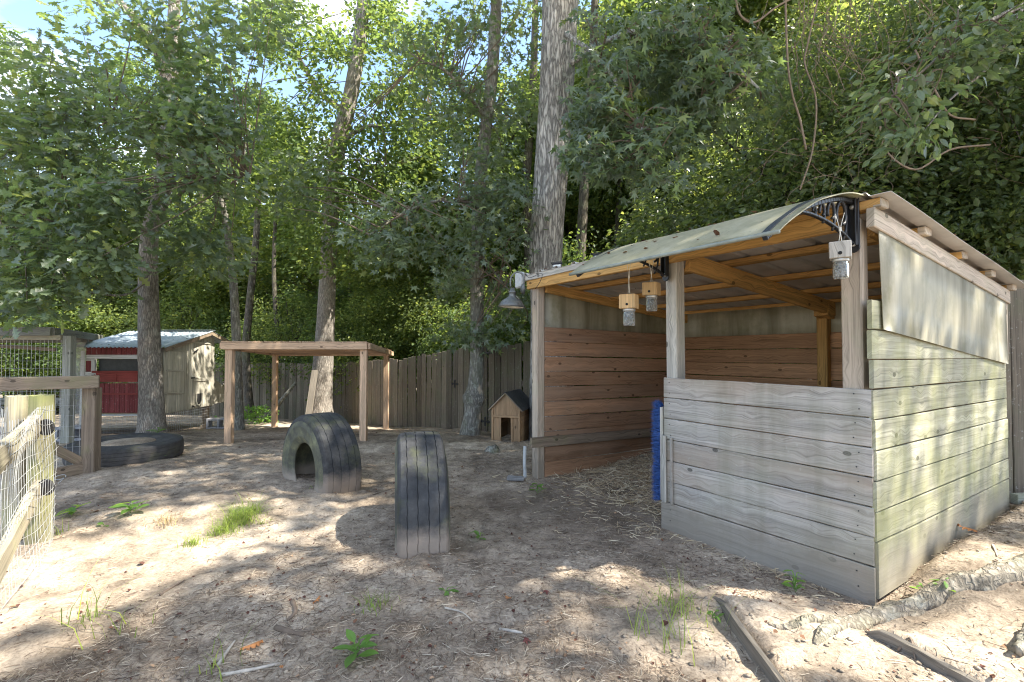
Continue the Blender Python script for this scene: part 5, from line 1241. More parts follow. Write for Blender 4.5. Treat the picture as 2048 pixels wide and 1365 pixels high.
# large trunk behind the platform
b0 = np.array([PX(642, 10.9), 10.9, float(gz0(0, 10.9))]); Yd = 10.9
tk = [b0 - Zv * .1, dp(643, 780, Yd), dp(651, 650, Yd), dp(656, 540, Yd), dp(664, 400, Yd), dp(678, 280, Yd), dp(695, 220, Yd), dp(712, 130, Yd), dp(724, 40, Yd), dp(730, -60, Yd), dp(740, -300, Yd)]
l1 = ([dp(678, 290, Yd), dp(730, 255, Yd - .3), dp(790, 250, Yd - .6), dp(860, 240, Yd)], (.05, .012)); l2 = ([dp(690, 225, Yd), dp(640, 185, Yd), dp(600, 120, Yd), dp(560, 60, Yd)], (.07, .02)); l3 = ([dp(670, 330, Yd), dp(720, 320, Yd - .6), dp(790, 330, Yd - 1)], (.03, .01))
t2 = big_tree('shade_tree', 'thick dark trunk behind the pine platform, plank leaning on it', tk, [.27, .23, .19, .17, .17, .165, .16, .15, .14, .13, .08], M['bark_oak'], 32, .05, [l1, l2, l3], b0, res=12)
polT = [[(540, -20), (640, 20), (660, 130), (560, 160), (480, 90)], [(700, 0), (880, -20), (900, 160), (820, 230), (740, 180)], [(640, 60), (700, 90), (680, 160)], [(700, 250), (860, 230), (880, 330), (760, 360)], [(480, 180), (620, 200), (640, 340), (520, 350)], [(630, 150), (830, 190), (800, 400), (640, 400)], [(560, 340), (760, 350), (730, 510), (600, 560)]]
Cs = []; Ds = []
for pl_, n_ in zip(polT, (55, 85, 15, 45, 70, 90, 60)):
    c_, d_ = view_sprays(pl_, Yd - 1.6, Yd + 1.2, n_, dp(690, 200, Yd), r1); Cs.append(c_); Ds.append(d_)
Cs = np.concatenate(Cs); Ds = np.concatenate(Ds)
crown_of(t2, Cs, Ds, .40, 42, .12, TH, M['lf_wood'], r1, flat=.34, tilt=.75)
twigs_to(t2, Cs, np.concatenate([catmull(l_[0], 4) for l_ in (l1, l2, l3)]), 120, r1, M['twig'])
# slim speckled stem at the platform's left post
b0 = gpz(478, 862); Yd = b0[1]
l1 = ([dp(452, 400, Yd), dp(480, 340, Yd), dp(500, 250, Yd)], (.035, .012))
t5 = big_tree('slim_tree', 'slim lichen-speckled stem behind the left post of the platform', [b0 - Zv * .1, dp(476, 780, Yd), dp(470, 620, Yd), dp(462, 520, Yd), dp(448, 420, Yd), dp(432, 360, Yd), dp(420, 280, Yd), dp(415, 120, Yd)], [.085, .075, .07, .06, .055, .045, .035, .02], M['bark_spot'], 14, .05, [l1], b0)
c_, d_ = view_sprays([(360, 230), (540, 230), (560, 420), (430, 440), (360, 360)], Yd - 1, Yd + 1, 45, dp(450, 400, Yd), r1); crown_of(t5, c_, d_, .4, 40, .11, TH, M['lf_wood'], r1)
# further dark trunks in the wood
far = [([(1058, 470), (1052, 380), (1060, 260), (1068, 120), (1072, -80)], 11.5, .11, 'dark trunk just left of the big pale trunk'), ([(1160, 560), (1166, 420), (1176, 250), (1186, 100), (1192, -80)], 10.5, .11, 'dark trunk just right of the big pale trunk'),
       ([(1462, 600), (1462, 440), (1466, 330), (1460, 200), (1470, -40)], 11.5, .12, 'dark straight trunk above the middle of the shelter roof'), ([(505, 870), (492, 720), (500, 600), (512, 480), (520, 300)], 12.5, .10, 'leaning dark trunk behind the platform left side'),
       ([(1236, 560), (1234, 470), (1240, 340), (1232, 200)], 12, .07, 'thin dark trunk above the canopy, furthest left one over the roof'), ([(1345, 560), (1350, 420), (1340, 300), (1352, 150)], 12.5, .06, 'thin dark stem above the canopy near the sweetgum branch tip'),
       ([(590, 830), (560, 700), (548, 560), (552, 400)], 14, .07, 'thin stem in the wood between the platform posts')]
for pts, Yd, r0, lab in far:
    P3 = [dp(x, y, Yd) for x, y in pts]; g_ = np.array([P3[0][0], Yd, float(gz0(P3[0][0], Yd))]); P3 = [g_ - Zv * .1] + P3
    tt = big_tree('woodland_tree', lab, P3, [r0 * 1.15, r0, r0 * .9, r0 * .8, r0 * .6], M['bark_dark'], 12, .05, (), g_)
    top_ = P3[-1]; Cc = top_ + r1.normal(0, 1, (40, 3)) * [1.0, 1.0, .9] + [0, 0, .6]; crown_of(tt, Cc, unit(r1.normal(0, 1, (40, 3)) * [1, 1, .2]), .45, 40, .12, TH, M['lf_wood'], r1)
# thicket at the upper right: dark small leaves hung with bare vines
th_ = thing('vine_thicket', 'dark dense thicket tangled with bare brown vines, upper right behind the shelter', 'thicket', (5.5, 7.5, 0))
Cs = []; Ds = []
for pl_, n_, da, db in (([(1580, -20), (2080, -20), (2080, 560), (1990, 540), (1760, 400), (1640, 400), (1570, 200)], 420, 6.3, 8.2), ([(1500, 60), (1640, 60), (1660, 400), (1540, 400)], 60, 6.8, 8.5)):
    c_, d_ = view_sprays(pl_, da, db, n_, (5.5, 9, 3), r1); Cs.append(c_); Ds.append(d_)
Cs = np.concatenate(Cs); Ds = np.concatenate(Ds); crown_of(th_, Cs, Ds, .38, 62, .072, TH, M['lf_dark'], r1, flat=.35, tilt=.8)
mb = MB()
for k in range(85):
    x = r1.uniform(1560, 2040); y = r1.uniform(40, 330); Yv = r1.uniform(5.9, 6.6); pts = [dp(x, y, Yv)]; a = r1.uniform(.3, 2.6)
    for _ in range(6):
        a += r1.normal() * .4; pts.append(pts[-1] + np.array([math.cos(a) * .25, r1.normal() * .1, -abs(math.sin(a)) * .22 + .04]))
    tube(mb, catmull(pts, 3), np.linspace(.0055, .0022, 19), 4, False)
for k in range(34):                                          # hanging runners
    x = 1680 + r1.normal() * 100; Yv = r1.uniform(5.2, 6.2); pts = [dp(x, -60, Yv)]
    for _ in range(8): pts.append(pts[-1] + np.array([r1.normal() * .12 + .03, r1.normal() * .05, -r1.uniform(.12, .32)]))
    tube(mb, catmull(pts[:r1.integers(5, 9)], 3), .0035, 4, False)
o = obj('vine_stems', mb, M['vine'], th_); o['kind'] = 'stuff'
for pts, rr in (([(1570, -30), (1575, 120), (1585, 190), (1600, 240), (1612, 300)], .011), ([(1640, -20), (1615, 90), (1610, 130), (1632, 200), (1625, 300), (1600, 380)], .009), ([(1470, -10), (1480, 30), (1510, 45), (1560, 10), (1640, -30)], .011), ([(1830, 100), (1870, 180), (1900, 230), (1950, 240)], .010), ([(1760, 250), (1770, 300), (1830, 340), (1900, 300), (1980, 290)], .010)):
    mb = MB(); tube(mb, catmull([dp(x, y, 5.2) for x, y in pts], 5), rr, 6); obj('vine', mb, M['vine'], th_, True)
# branch with bigger leaves reaching in at the top right
lb = [dp(2250, -80, 3.6), dp(2048, 10, 3.5), dp(1930, 70, 3.4), dp(1860, 130, 3.35), dp(1790, 190, 3.3)]
gb = np.array([6.2, 4.6, 0.0])
bt = big_tree('broadleaf_tree', 'tree outside the right edge whose leafy bough hangs into the upper right corner', [gb, gb + [.1, 0, 2], gb + [0, -.2, 3.6], gb + [.2, 0, 5.4]], [.14, .12, .09, .05], M['bark_oak'], 14, .04, [([gb + [0, -.1, 3.0], (4.9, 4.0, 3.6), lb[0]], (.05, .03)), (lb, (.022, .005)), ([lb[1], dp(1990, 120, 3.4), dp(1900, 200, 3.3), dp(1850, 260, 3.25)], (.012, .004))], gb)
Cs = []; Ds = []
for pl_, n_, da, db in (([(1720, 150), (1900, 40), (2060, -20), (2060, 90), (1930, 150), (1780, 210)], 26, 3.1, 3.6), ([(1740, 200), (1860, 220), (1870, 270), (1780, 270)], 8, 3.1, 3.4)):
    c_, d_ = view_sprays(pl_, da, db, n_, (3.4, 3.6, 3.4), r1); Cs.append(c_); Ds.append(d_)
Cs = np.concatenate(Cs); Ds = np.concatenate(Ds); crown_of(bt, Cs, Ds, .19, 34, .085, TV, M['lf_oak'], r1, nobj=150, flat=.3, hang=.5)
twigs_to(bt, Cs, np.concatenate([catmull(lb, 4)]), 34, r1, M['twig'], .006)

# ------------------------------------------------------------------ unseen canopy overhead and to the right, sprays placed to shape the yard's shade
LIT = [[(-400, 900), (-100, 960), (105, 1092), (160, 1066), (260, 1040), (330, 1004), (470, 990), (540, 1000), (500, 1085), (640, 1010), (700, 1040), (560, 1110), (440, 1150), (400, 1185), (290, 1200), (250, 1235), (200, 1285), (120, 1320), (-400, 1420)],
       [(1135, 1262), (1180, 1238), (1260, 1200), (1265, 1160), (1420, 1178), (1560, 1195), (1640, 1215), (1740, 1235), (1860, 1150), (2048, 1100), (2500, 1060), (2900, 1500), (1300, 1500), (1400, 1360), (1330, 1320)],
       [(640, 1045), (770, 1085), (700, 1140), (600, 1110)], [(880, 900), (1040, 905), (1030, 930), (900, 925)], [(300, 935), (420, 925), (420, 960), (300, 965)], [(920, 1020), (970, 1020), (960, 1065), (910, 1060)]]
def lit_prob(gx_, gy_):
    px = CX + F * gx_ / np.maximum(gy_, .3); py = 707 + F * HC / np.maximum(gy_, .3); a = np.zeros(len(gx_))
    for k, pl_ in enumerate(LIT): a = np.maximum(a, in_poly(px, py, pl_) * (.995 if k < 2 else .8))
    s_, b_ = to_sb(gx_, gy_); wz = in_poly(gx_, gy_, [(1.72, 2.25), (3.6, 3.45), (2.5, 3.95), (.85, 2.75)])
    a = np.maximum(a, wz * .78)
    dap = ss(vnoise(gx_ * 2.3 + 3, gy_ * 2.3, 21), .74, .86) * .7; return np.maximum(a, dap)
r2 = np.random.default_rng(33); n = 3900
gX = r2.uniform(-9.5, 6.5, n); gY = r2.uniform(-.5, 9.0, n); keep = r2.random(n) > lit_prob(gX, gY); gX = gX[keep]; gY = gY[keep]
h = np.maximum(8.0, .74 * gY + 3.0) + r2.random(len(gX)) * 4.0
C = np.stack([gX + SUN.x / SUN.z * h, gY + SUN.y / SUN.z * h, h], 1)
# nothing may stray into the lit places: check each spray again at its own height
owners = [np.array([1.0, 6.9, 8.2]), np.array([10.5, .9, 8.0]), np.array([5.2, -3.4, 8.0]), np.array([-5.0, 7.7, 8.5])]
own = np.argmin([np.linalg.norm((C - o_)[:, :2], axis=1) for o_ in owners], 0)
rt = [gum, None, None, oak]
for k, lab in ((1, 'tall shade tree right of the shelter whose canopy throws the dappled shade'), (2, 'shade tree behind the viewer, its canopy over the front of the yard')):
    o_ = owners[k]; g_ = np.array([o_[0], o_[1], float(gz0(o_[0], o_[1]))])
    rt[k] = big_tree('shade_tree', lab, [g_ - Zv * .1, g_ + [.1, 0, 3], g_ + [0, .1, 7], g_ + [.1, .1, 12]], [.28, .22, .16, .05], M['bark_oak'], 16, .05, (), g_)
for k in range(4):
    Ck = C[own == k]
    if not len(Ck): continue
    D_ = unit((Ck - owners[k]) * [1, 1, 0] + r2.normal(0, .6, Ck.shape) * [1, 1, .3])
    P, Yd_, Nn = spray_pts(Ck, D_, .36, 28, r_=r2, flat=.2); mb = MB(); add_leaves(mb, P, Yd_, Nn, .15 * r2.uniform(.7, 1.2, len(P)), TH)
    obj('upper_crown', mb, M['lf_gum'] if k != 3 else M['lf_oak'], rt[k])
    if k in (1, 2):
        idx = r2.choice(len(Ck), min(14, len(Ck)), False); mb = MB()
        for c in Ck[idx]:
            s_ = owners[k] + [0, 0, r2.uniform(-.6, .8)]; s_[2] = min(s_[2], c[2]); mid = (s_ + c) / 2 + r2.normal(0, .1, 3); tube(mb, catmull([s_, mid, c], 4), np.linspace(.045, .008, 9), 6, False)
        obj('upper_limbs', mb, M['bark_oak'], rt[k], True)

# ------------------------------------------------------------------ roots, buried boards, sticks
r3 = np.random.default_rng(5)
def G3(px, py, dz=0.0): p = gpz(px, py); p[2] += dz; return p
rt_ = thing('exposed_root', 'thick pale exposed tree root crossing the sand at the lower right', 'root', G3(1850, 1200))
def gnarly(name, pix, rr, mat, parent, n=16, seed=1, dz=.02):
    pts = [G3(x, y, dz) for x, y in pix]; c = catmull(pts, 9); m_ = len(c); rr = np.interp(np.linspace(0, 1, m_), np.linspace(0, 1, len(rr)), rr)
    mb = MB(); tube(mb, c, rr, n); v = mb.v[0]; k = m_ * n; ctr = np.repeat(c, n, 0); an = np.tile(np.arange(n), m_); Lx = np.repeat(np.arange(m_), n)
    v[:k] = ctr + (v[:k] - ctr) * (1 + .95 * fbm(an * .8 + seed, Lx * .35, seed, 4) + .2 * fbm(an * 2.2, Lx * .8, seed + 3, 2))[:, None]
    return obj(name, mb, mat, parent, True)
M['_r'] = plain('bleached_root_wood', (.47, .41, .33), .9, 0, .38, 16, spec=.15, bumps=.9, bdist=.012)
gnarly('main_root', [(2140, 1095), (2048, 1142), (1975, 1165), (1900, 1182), (1830, 1205), (1760, 1222), (1700, 1240), (1655, 1262), (1630, 1290)], [.046, .050, .048, .054, .047, .043, .038, .028, .010], M['root'], rt_, 24, 2, -.004)
gnarly('side_root', [(1680, 1245), (1620, 1247), (1570, 1248), (1530, 1240)], [.032, .026, .018, .005], M['root'], rt_, 14, 4, -.006)
#gnarly('side_root', [(1885, 1190), (1900, 1215), (1905, 1240)], [.020, .013, .004], M['root'], rt_, 10, 6, -.012)
#gnarly('side_root', [(1800, 1225), (1795, 1250), (1790, 1275)], [.024, .015, .004], M['root'], rt_, 10, 9, -.012)
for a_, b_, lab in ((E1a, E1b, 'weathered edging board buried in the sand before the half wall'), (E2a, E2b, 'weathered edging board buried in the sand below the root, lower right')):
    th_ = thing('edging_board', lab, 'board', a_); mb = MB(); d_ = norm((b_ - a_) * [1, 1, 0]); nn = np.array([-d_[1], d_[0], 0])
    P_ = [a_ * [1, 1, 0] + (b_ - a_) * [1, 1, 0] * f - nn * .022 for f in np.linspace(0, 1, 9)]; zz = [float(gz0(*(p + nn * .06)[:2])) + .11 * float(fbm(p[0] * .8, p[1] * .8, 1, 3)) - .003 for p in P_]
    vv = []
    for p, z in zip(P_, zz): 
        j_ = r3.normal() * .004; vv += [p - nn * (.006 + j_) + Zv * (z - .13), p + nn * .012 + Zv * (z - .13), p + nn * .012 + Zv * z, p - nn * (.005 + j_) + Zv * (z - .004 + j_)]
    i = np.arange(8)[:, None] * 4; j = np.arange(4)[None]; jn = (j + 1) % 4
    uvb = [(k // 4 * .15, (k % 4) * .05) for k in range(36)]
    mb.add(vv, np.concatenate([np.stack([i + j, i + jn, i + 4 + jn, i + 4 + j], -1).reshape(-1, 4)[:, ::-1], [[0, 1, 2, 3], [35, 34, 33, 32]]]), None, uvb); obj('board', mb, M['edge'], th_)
gnarly_th = thing('exposed_root', 'short grey root stub at the right edge of the sand', 'root', G3(2050, 1290)); gnarly('root_stub', [(2110, 1240), (2060, 1285), (2035, 1310)], [.035, .03, .015], M['root'], gnarly_th, 12, 12, .02)
def stick(pix, r0, lab, mat='twig', lift=.006):
    mb = MB(); c = catmull([G3(x, y, lift) for x, y in pix], 4); tube(mb, c, np.linspace(r0, r0 * .5, len(c)) * (1 + .15 * r3.normal(size=len(c))), 7); tag(obj('stick', mb, M[mat], None, True), lab, 'stick')
M['palestick'] = plain('bleached_stick', (.45, .40, .34), .85, 0, .3, 30)
stick([(440, 1345), (500, 1342), (560, 1325)], .008, 'pale stick at the bottom edge, left of the lone weed', 'palestick')
stick([(436, 1325), (455, 1300), (470, 1285)], .008, 'short pale stick slanting up at the bottom left', 'palestick')
stick([(552, 1262), (575, 1272), (608, 1280)], .015, 'thick crooked brown stick on the sand, lower left')
stick([(585, 1215), (590, 1235), (575, 1248)], .012, 'curved brown root piece above the crooked stick')
stick([(1000, 1262), (1030, 1275), (1045, 1278)], .007, 'short grey stick on bare ground, bottom centre', 'palestick')
stick([(890, 1235), (925, 1243), (945, 1250)], .004, 'thin straight straw-coloured stick, bottom centre', 'palestick')
stick([(320, 1195), (345, 1180), (370, 1170)], .006, 'dark thin twig on the bright sand, lower left')
stick([(1795, 1275), (1820, 1300), (1830, 1310)], .005, 'thin dark twig on bright sand below the root')
stick([(1985, 1098), (1990, 1115), (1995, 1128)], .006, 'pale twig standing in sand above the root at right', 'palestick')
stick([(745, 1000), (790, 985), (830, 975)], .005, 'dark twig lying between the two standing tyres')
# log and plank by the thick trunk
lp0, lp1 = gpz(528, 845), dp(592, 765, 11.6); mb = MB(); tube(mb, [lp0, (lp0 + lp1) / 2, lp1], [.06, .05, .03], 10); tag(obj('leaning_log', mb, M['bark_spot'], None, True), 'thin mossy log leaning under the platform before the fence', 'log')
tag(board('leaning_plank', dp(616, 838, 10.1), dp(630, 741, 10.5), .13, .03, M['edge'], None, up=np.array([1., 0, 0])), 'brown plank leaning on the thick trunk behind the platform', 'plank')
# stump between the kennel and the shelter post
st = G3(985, 905); mb = MB(); lathe(mb, [(.0, .07), (.05, .075), (.07, .05), (.10, .0), (.16, -.05)], st, Zv, 14); mb.v[0] += r3.normal(0, .006, mb.v[0].shape); tag(obj('stump', mb, M['bark_spot'], None, True), 'low mossy stump in front of the kennel', 'stump')

# ------------------------------------------------------------------ weeds and grass
def stem_mesh(mb, a_, b_, r=.002): tube(mb, [a_, (a_ + b_) / 2 + r3.normal(0, .004, 3), b_], r, 4, False)
mbv = MB(); mbv.add(*TV[:2]); leafme = mbv.mesh('leaf'); leafme.materials.append(M['lf_weed'])
mbs = MB(); mbs.add(TS[0], None, TS[2]); leafst = mbs.mesh('leaf'); leafst.materials.append(M['lf_weed'])
def weed(px, py, n, size, hgt, lab, spread=.6, me=None):
    p = G3(px, py); w_ = thing('weed', lab, 'plant', p); mb = MB()
    for k in range(n):
        a_ = 2.4 * k + r3.normal() * .25; f = (k + 1) / n; b_ = p + np.array([math.cos(a_) * .012, math.sin(a_) * .012, hgt * f + .004])
        stem_mesh(mb, p + Zv * (hgt * f * .5 if k else 0), b_, .0022)
        o = inst('leaf', me or leafme, w_, b_, (0.25 * r3.normal() + spread * (.9 - f), .2 * r3.normal(), a_ - math.pi / 2)); s_ = size * r3.uniform(.7, 1.1); o.scale = (s_, s_, s_)
    obj('stem', mb, M['lf_weed'], w_)
weed(142, 1030, 7, .115, .07, 'broad-leaved green weed just right of the mossy fence post')
weed(262, 1036, 8, .125, .07, 'broad-leaved green weed in front of the fence, second from the post')
weed(316, 872, 7, .16, .10, 'light green seedling at the foot of the oak trunk')
weed(322, 918, 5, .08, .06, 'small weed at the foot of the flat tyre')
weed(1074, 985, 7, .07, .08, 'bright weed on dark soil in front of the left post')
weed(958, 1082, 5, .055, .05, 'tiny green weed right of the standing tyre')
weed(712, 1328, 9, .075, .06, 'toothed green weed at the bottom edge, centre left')
weed(1590, 1185, 10, .05, .10, 'leafy weed at the foot of the half wall')
weed(1888, 1190, 9, .05, .06, 'glossy weed growing by the exposed root', .5)
weed(1845, 1178, 5, .035, .04, 'very small weed beside the root, left of the glossy one')
weed(893, 1198, 4, .05, .015, 'single green leaf cluster on bare ground, centre bottom', .2)
weed(1430, 1240, 5, .035, .03, 'tiny weed on bright sand left of the buried board')
weed(430, 842, 6, .10, .12, 'small weed by the coop and platform')
weed(208, 1058, 3, .05, .02, 'small blue-grey leaf on the sand below the two weeds', .2)
for px, py, lab in ((485, 845, 'dark green plant at the fence foot, under platform left side'), (515, 848, 'bright low plant at the fence foot beside the leaning log')):
    p = G3(px, py); w_ = thing('fern_plant', lab, 'plant', p); C_ = p + r3.normal(0, .16, (12, 3)) * [1.4, 1, .6] + [0, 0, .18]; crown_of(w_, C_, unit(r3.normal(0, 1, (12, 3)) * [1, 1, .3]), .14, 34, .07, TH, M['lf_weed'], r3)
def blades(mb, P, L_, w_, bend, r_, upk=1.0):
    n = len(P); a = r_.uniform(0, 6.28, n); d = np.stack([np.cos(a), np.sin(a), np.zeros(n)], 1); sdv = np.stack([-np.sin(a + r_.normal(0, .5, n)), np.cos(a), np.zeros(n)], 1) * (w_[:, None] if np.ndim(w_) else w_)
    lv = []
    for f in (0, .4, .75, 1.0): lv.append((P + d * (bend * L_ * f * f)[:, None] + Zv * (L_ * (f - .45 * bend * f * f) * upk)[:, None], (1 - f * .92)))
    v = np.stack([np.stack([c - sdv * k, c + sdv * k], 1) for c, k in lv], 1).reshape(n, 8, 3)
    q = np.array([[0, 1, 3, 2], [2, 3, 5, 4], [4, 5, 7, 6]])[None] + (np.arange(n) * 8)[:, None, None]; mb.add(v.reshape(-1, 3), q.reshape(-1, 4))
def tuft(px, py, n, rad, L_, mat, lab, bend=(.3, 1.0), elong=(1, 1)):
    p = G3(px, py); mb = MB(); P = p + r3.normal(0, rad, (n, 3)) * [elong[0], elong[1], 0]; P[:, 2] = gz(P[:, 0], P[:, 1]) - .004
    blades(mb, P, L_ * r3.uniform(.45, 1.2, n), .0022, r3.uniform(*bend, n), r3); o = obj('grass_tuft', mb, M[mat], None); tag(o, lab, 'grass tuft')
tuft(484, 1045, 340, .060, .17, 'grass', 'largest yellow-green grass tuft in the sunlit sand', (.5, 1.3), (.8, 1.5))
tuft(450, 1070, 170, .045, .12, 'grass', 'lower lobe of grass spilling below the largest tuft', (.5, 1.3))
tuft(332, 1052, 90, .04, .08, 'drygrass', 'small dry tuft left of the largest grass tuft')
tuft(385, 1090, 90, .035, .09, 'grass', 'small green tuft below the dry tuft')
tuft(750, 1222, 50, .035, .09, 'grass', 'thin green tuft at bottom centre')
tuft(170, 1250, 16, .05, .26, 'grass', 'tall sparse grass stems in sunlit sand at lower left', (.4, 1.2))
tuft(245, 1265, 12, .05, .22, 'grass', 'few tall blades beside the shadow edge at lower left', (.4, 1.2))
tuft(120, 1070, 14, .03, .10, 'grass', 'short green blades at the near post foot', (.4, 1.2))
tuft(1325, 1290, 24, .07, .30, 'grass', 'tall thin grass blades at bottom right of centre', (.4, 1.2))
tuft(1385, 1240, 18, .05, .24, 'grass', 'thin grass blades on the bright sand patch', (.4, 1.2))
tuft(1345, 1225, 26, .06, .12, 'grass', 'short wispy blades behind the tall grass on bright sand')
tuft(430, 1330, 14, .05, .14, 'grass', 'few grass blades at the bottom left edge')
tuft(520, 1050, 50, .05, .06, 'grass', 'low wisps right of the largest grass tuft')
tuft(640, 985, 40, .03, .07, 'grass', 'green blades in the hole of the arched tyre')
tuft(1100, 940, 120, .06, .14, 'drygrass', 'dry hay tuft at the foot of the left wall', (.2, 1))

# ------------------------------------------------------------------ litter: straw, curled leaves, crumbs
def frame_pts(n, r_, y0=1.25, y1=9.0, pw=1.6):
    t_ = r_.random(n); Yv = y0 + (y1 - y0) * t_ ** pw; Xv = r_.uniform(-1.12, 1.12, n) * Yv; return Xv, Yv
def scatter(n, keep, r_, **kw):
    Xv, Yv = frame_pts(n, r_, **kw); k = keep(Xv, Yv) > r_.random(n); s_, b_ = to_sb(Xv, Yv)
    k &= ~((s_ > -.04) & (s_ < 2.75) & (b_ > -.04) & (b_ < .0)); k &= ~((s_ > 0) & (s_ < 1.2) & (b_ > -.03) & (b_ < .1)); return Xv[k], Yv[k]
def lit2(Xv, Yv):
    px = CX + F * Xv / Yv; py = 707 + F * HC / Yv; return in_poly(px, py, LIT[0]) | in_poly(px, py, LIT[1])
r4 = np.random.default_rng(9)
def straw(name, n, keep, L0, L1, w_, mat, lab, lift=.004, up=.08, **kw):
    Xv, Yv = scatter(n, keep, r4, **kw); m_ = len(Xv); Zz = gz(Xv, Yv) + lift * r4.random(m_); a = r4.uniform(0, 6.28, m_) ; Ln = r4.uniform(L0, L1, m_) / 2
    d = np.stack([np.cos(a), np.sin(a), r4.normal(0, up, m_)], 1) * Ln[:, None]; sd_ = np.stack([-np.sin(a), np.cos(a), np.zeros(m_)], 1); bow = sd_ * (r4.normal(0, .16, m_) * Ln)[:, None] + Zv * (.03 * Ln)[:, None] * 2
    P = np.stack([Xv, Yv, Zz], 1); wv = sd_ * (w_ * r4.uniform(.6, 1.3, m_))[:, None] / 2 + Zv * (w_ * .35) * r4.normal(0, 1, m_)[:, None]
    v = np.stack([P - d - wv, P - d + wv, P + bow - wv, P + bow + wv, P + d - wv * .4, P + d + wv * .4], 1); q = np.array([[0, 1, 3, 2], [2, 3, 5, 4]])[None] + (np.arange(m_) * 6)[:, None, None]
    mb = MB(); mb.add(v.reshape(-1, 3), q.reshape(-1, 4)); o = obj(name, mb, mat, None); tag(o, lab, 'straw litter' if 'straw' in name or 'hay' in name else 'leaf litter', kind='stuff')
def colmat(name, stops, rough=.85):
    m, t, b = newmat(name); g_ = N(t, 'ShaderNodeNewGeometry'); L(t, ramp(t, g_.outputs['Random Per Island'], stops).outputs[0], b.inputs['Base Color']); b.inputs['Roughness'].default_value = rough; b.inputs['Specular IOR Level'].default_value = .15; return m
M['straw'] = colmat('mixed_straw', [(0, (.12, .085, .065)), (.3, (.22, .165, .12)), (.6, (.34, .27, .20)), (.88, (.45, .37, .28)), (1, (.55, .48, .38))])
M['strawd'] = colmat('dark_straw', [(0, (.07, .05, .04)), (.5, (.17, .125, .095)), (1, (.30, .24, .19))])
M['hay'] = colmat('hay', [(0, (.38, .28, .17)), (.5, (.58, .46, .30)), (1, (.74, .64, .46))])
M['curl'] = colmat('curled_dead_leaf', [(0, (.07, .025, .02)), (.35, (.12, .06, .045)), (.6, (.19, .10, .06)), (.85, (.28, .18, .11)), (1, (.42, .28, .18))])
dens = lambda x, y: np.clip(.18 + 1.1 * ss(fbm(x * 1.3, y * 1.3, 31, 4), -.22, .2), 0, 1) * np.where(lit2(x, y), .12, 1)
straw('straw_litter', 150000, dens, .018, .07, .0018, M['straw'], 'fine brown and tan straw strewn over the yard')
straw('dark_straw_litter', 52000, lambda x, y: np.clip(.1 + 1.2 * ss(fbm(x * 1.1 + 5, y * 1.1, 37, 4), -.15, .2), 0, 1) * np.where(lit2(x, y), .15, 1), .014, .05, .0022, M['strawd'], 'dark needle litter trodden into the soil')
def in_shed(x, y): s_, b_ = to_sb(x, y); return ((s_ > .1) & (s_ < 2.6) & (b_ > .12) & (b_ < 2.05)) * 1.0
straw('hay_bedding', 160000, lambda x, y: in_shed(x, y) * (.35 + .65 * ss(to_sb(x, y)[1], .2, 1.0)), .04, .15, .003, M['hay'], 'loose pale hay bedding inside the shelter', lift=.03, up=.32, y0=2.2, y1=6.2, pw=1.0)
straw('hay_spill', 60000, lambda x, y: (lambda s_, b_: ((s_ > 1.1) & (s_ < 2.9) & (b_ < .3)) * np.exp(-(b_ - .1) ** 2 / .12) * .5 + ((s_ > .1) & (s_ < 1.2) & (b_ < 0)) * np.exp(-(b_ / .12) ** 2) * .7)(*to_sb(x, y)), .03, .10, .003, M['hay'], 'hay spilled along the front of the shelter', lift=.01, up=.12, y0=2.0, y1=5.5, pw=1.0)
# crumbled soil clods
_ico = np.array([(0, 0, 1), (.9, 0, .35), (.28, .85, .35), (-.72, .52, .35), (-.72, -.52, .35), (.28, -.85, .35), (0, 0, -.3)]); _icf = np.array([[0, 1, 2], [0, 2, 3], [0, 3, 4], [0, 4, 5], [0, 5, 1], [6, 2, 1], [6, 3, 2], [6, 4, 3], [6, 5, 4], [6, 1, 5]])
def clods(n, keep, s0, s1, mat, lab):
    Xv, Yv = scatter(n, keep, r4); m_ = len(Xv); sz = s0 + (s1 - s0) * r4.random(m_) ** 3; a = r4.uniform(0, 6.28, m_); ca, sa = np.cos(a), np.sin(a); v = _ico[None] * (1 + r4.normal(0, .2, (m_, 7, 3))); P = np.stack([Xv, Yv, gz(Xv, Yv)], 1)
    x = v[..., 0] * ca[:, None] - v[..., 1] * sa[:, None]; y = v[..., 0] * sa[:, None] + v[..., 1] * ca[:, None]; W_ = np.stack([x, y, v[..., 2] * .6], -1) * sz[:, None, None] + P[:, None]
    mb = MB(); mb.add(W_.reshape(-1, 3), None, (_icf[None] + (np.arange(m_) * 7)[:, None, None]).reshape(-1, 3)); tag(obj('soil_clods', mb, mat, None, True), lab, 'soil', kind='stuff')
clods(16000, lambda x, y: np.clip(ss(fbm(x * 1.2 + 2, y * 1.2, 51, 4), -.12, .2), .05, 1), .002, .016, M['soil'], 'crumbled clods of sandy soil over the yard')
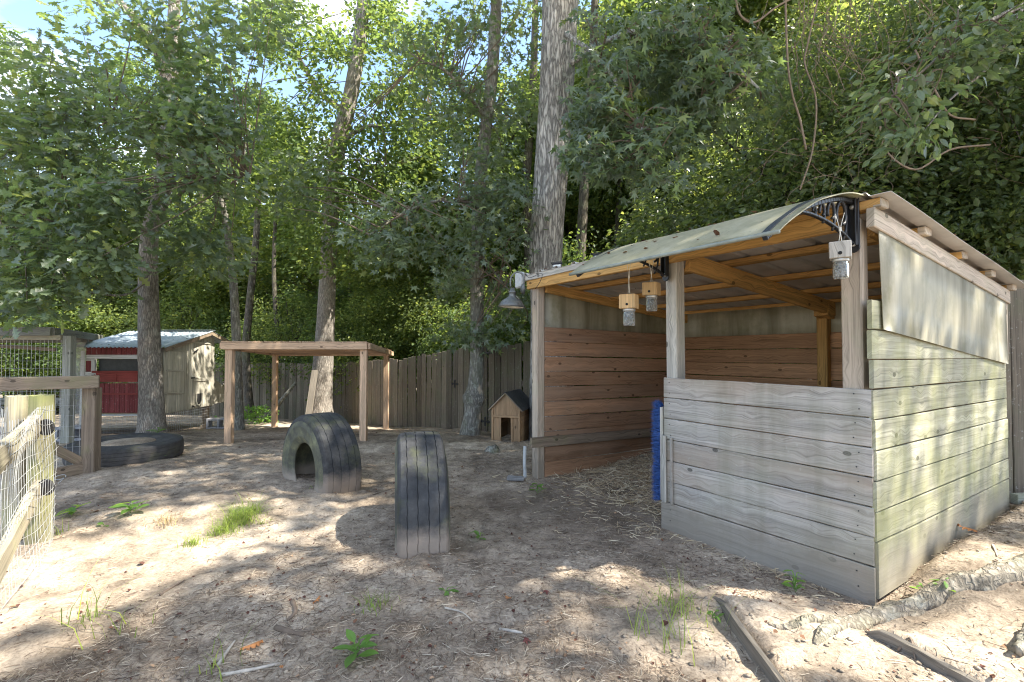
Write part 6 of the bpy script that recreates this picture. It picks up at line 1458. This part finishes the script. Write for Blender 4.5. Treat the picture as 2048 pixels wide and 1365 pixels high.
# curled leaves
def curls(n, keep, s0, s1, lab, mat, nm='leaf_litter', **kw):
    Xv, Yv = scatter(n, keep, r4, **kw); m_ = len(Xv); P = np.stack([Xv, Yv, gz(Xv, Yv) + .004], 1)
    tpl = np.array([(0, 0, 0), (.35, .3, .22), (.3, .8, .18), (0, 1, .05), (-.3, .75, .25), (-.38, .25, .2)]); q = np.array([[0, 1, 2, 3], [0, 3, 4, 5]])
    a = r4.uniform(0, 6.28, m_); Yd_ = np.stack([np.cos(a), np.sin(a), r4.normal(0, .25, m_)], 1); Nn = Zv + r4.normal(0, .45, (m_, 3)); mb = MB(); add_leaves(mb, P, Yd_, Nn, r4.uniform(s0, s1, m_), (tpl, q, None)); o = obj(nm, mb, mat, None); tag(o, lab, 'leaf litter', kind='stuff')
curls(5200, lambda x, y: np.clip(ss(fbm(x * 1.7 + 9, y * 1.7, 41, 3), -.1, .22), .04, 1), .006, .021, 'small curled dead leaves and crumbs on the soil', M['curl'])
curls(100, lambda x, y: np.ones(len(x)) * .7, .022, .042, 'larger rust-brown fallen leaves dotted over the yard', M['curl'], 'fallen_leaves')
curls(1500, lambda x, y: np.ones(len(x)) * .6, .003, .008, 'pale chips and seed husks scattered on the soil', M['hay'], 'pale_crumbs')
# leaves lying on the shelter roof and canopy
n_ = 260; ss_, bb_ = r4.uniform(-.1, 2.8, n_), r4.uniform(0, 2.3, n_); P = np.array([S(a, b_, zr(b_) + .068) for a, b_ in zip(ss_, bb_)]); P2 = np.array([can_pt(r4.uniform(0, 1.2), k, .010) for k in r4.integers(0, n - 1 if False else 30, 40)]); P = np.concatenate([P, P2]); a = r4.uniform(0, 6.28, len(P))
mb = MB(); add_leaves(mb, P, np.stack([np.cos(a), np.sin(a), r4.normal(0, .2, len(P))], 1), Zv + r4.normal(0, .3, (len(P), 3)), r4.uniform(.015, .06, len(P)), TH); tag(obj('roof_litter', mb, M['curl'], None), 'dead leaves lying on the shelter roof and canopy', 'leaf litter', kind='stuff')
# a few fallen leaves one can pick out
mbo = MB(); mbo.add(TO[0] * [1, 1, 2.5], TO[1]); fl_ = mbo.mesh('fallen_leaf'); fl_.materials.append(plain('rust_leaf', (.40, .17, .06), .7, 0, .3, 40))
mbo = MB(); mbo.add(TS[0] * [1, 1, 3], None, TS[2]); fs_ = mbo.mesh('fallen_leaf'); fs_.materials.append(plain('dark_red_leaf', (.16, .05, .04), .7, 0, .3, 40))
for px, py, sz_, me, lab in ((640, 1208, .05, fl_, 'orange-brown fallen leaf on shaded soil, lower left of centre'), (1010, 1208, .05, fl_, 'rust fallen leaf on the ground at bottom centre'), (1092, 1198, .05, fs_, 'dark red fallen leaf right of the rust leaf, bottom centre'), (560, 1335, .07, fl_, 'orange fallen leaf at the bottom edge beside the pale stick'), (1955, 1072, .09, fl_, 'orange fallen leaf right of the shelter side wall'), (850, 1095, .06, fs_, 'dark fallen leaf left of the standing tyre foot'), (480, 1300, .08, fl_, 'long yellow-brown fallen leaf at lower left'), (1048, 1295, .05, fs_, 'small reddish leaf near the bottom edge, centre')):
    p = G3(px, py, .012); o = inst('fallen_leaf', me, None, p, (r3.normal() * .2, r3.normal() * .2, r3.uniform(0, 6)), (sz_,) * 3); tag(o, lab, 'leaf')
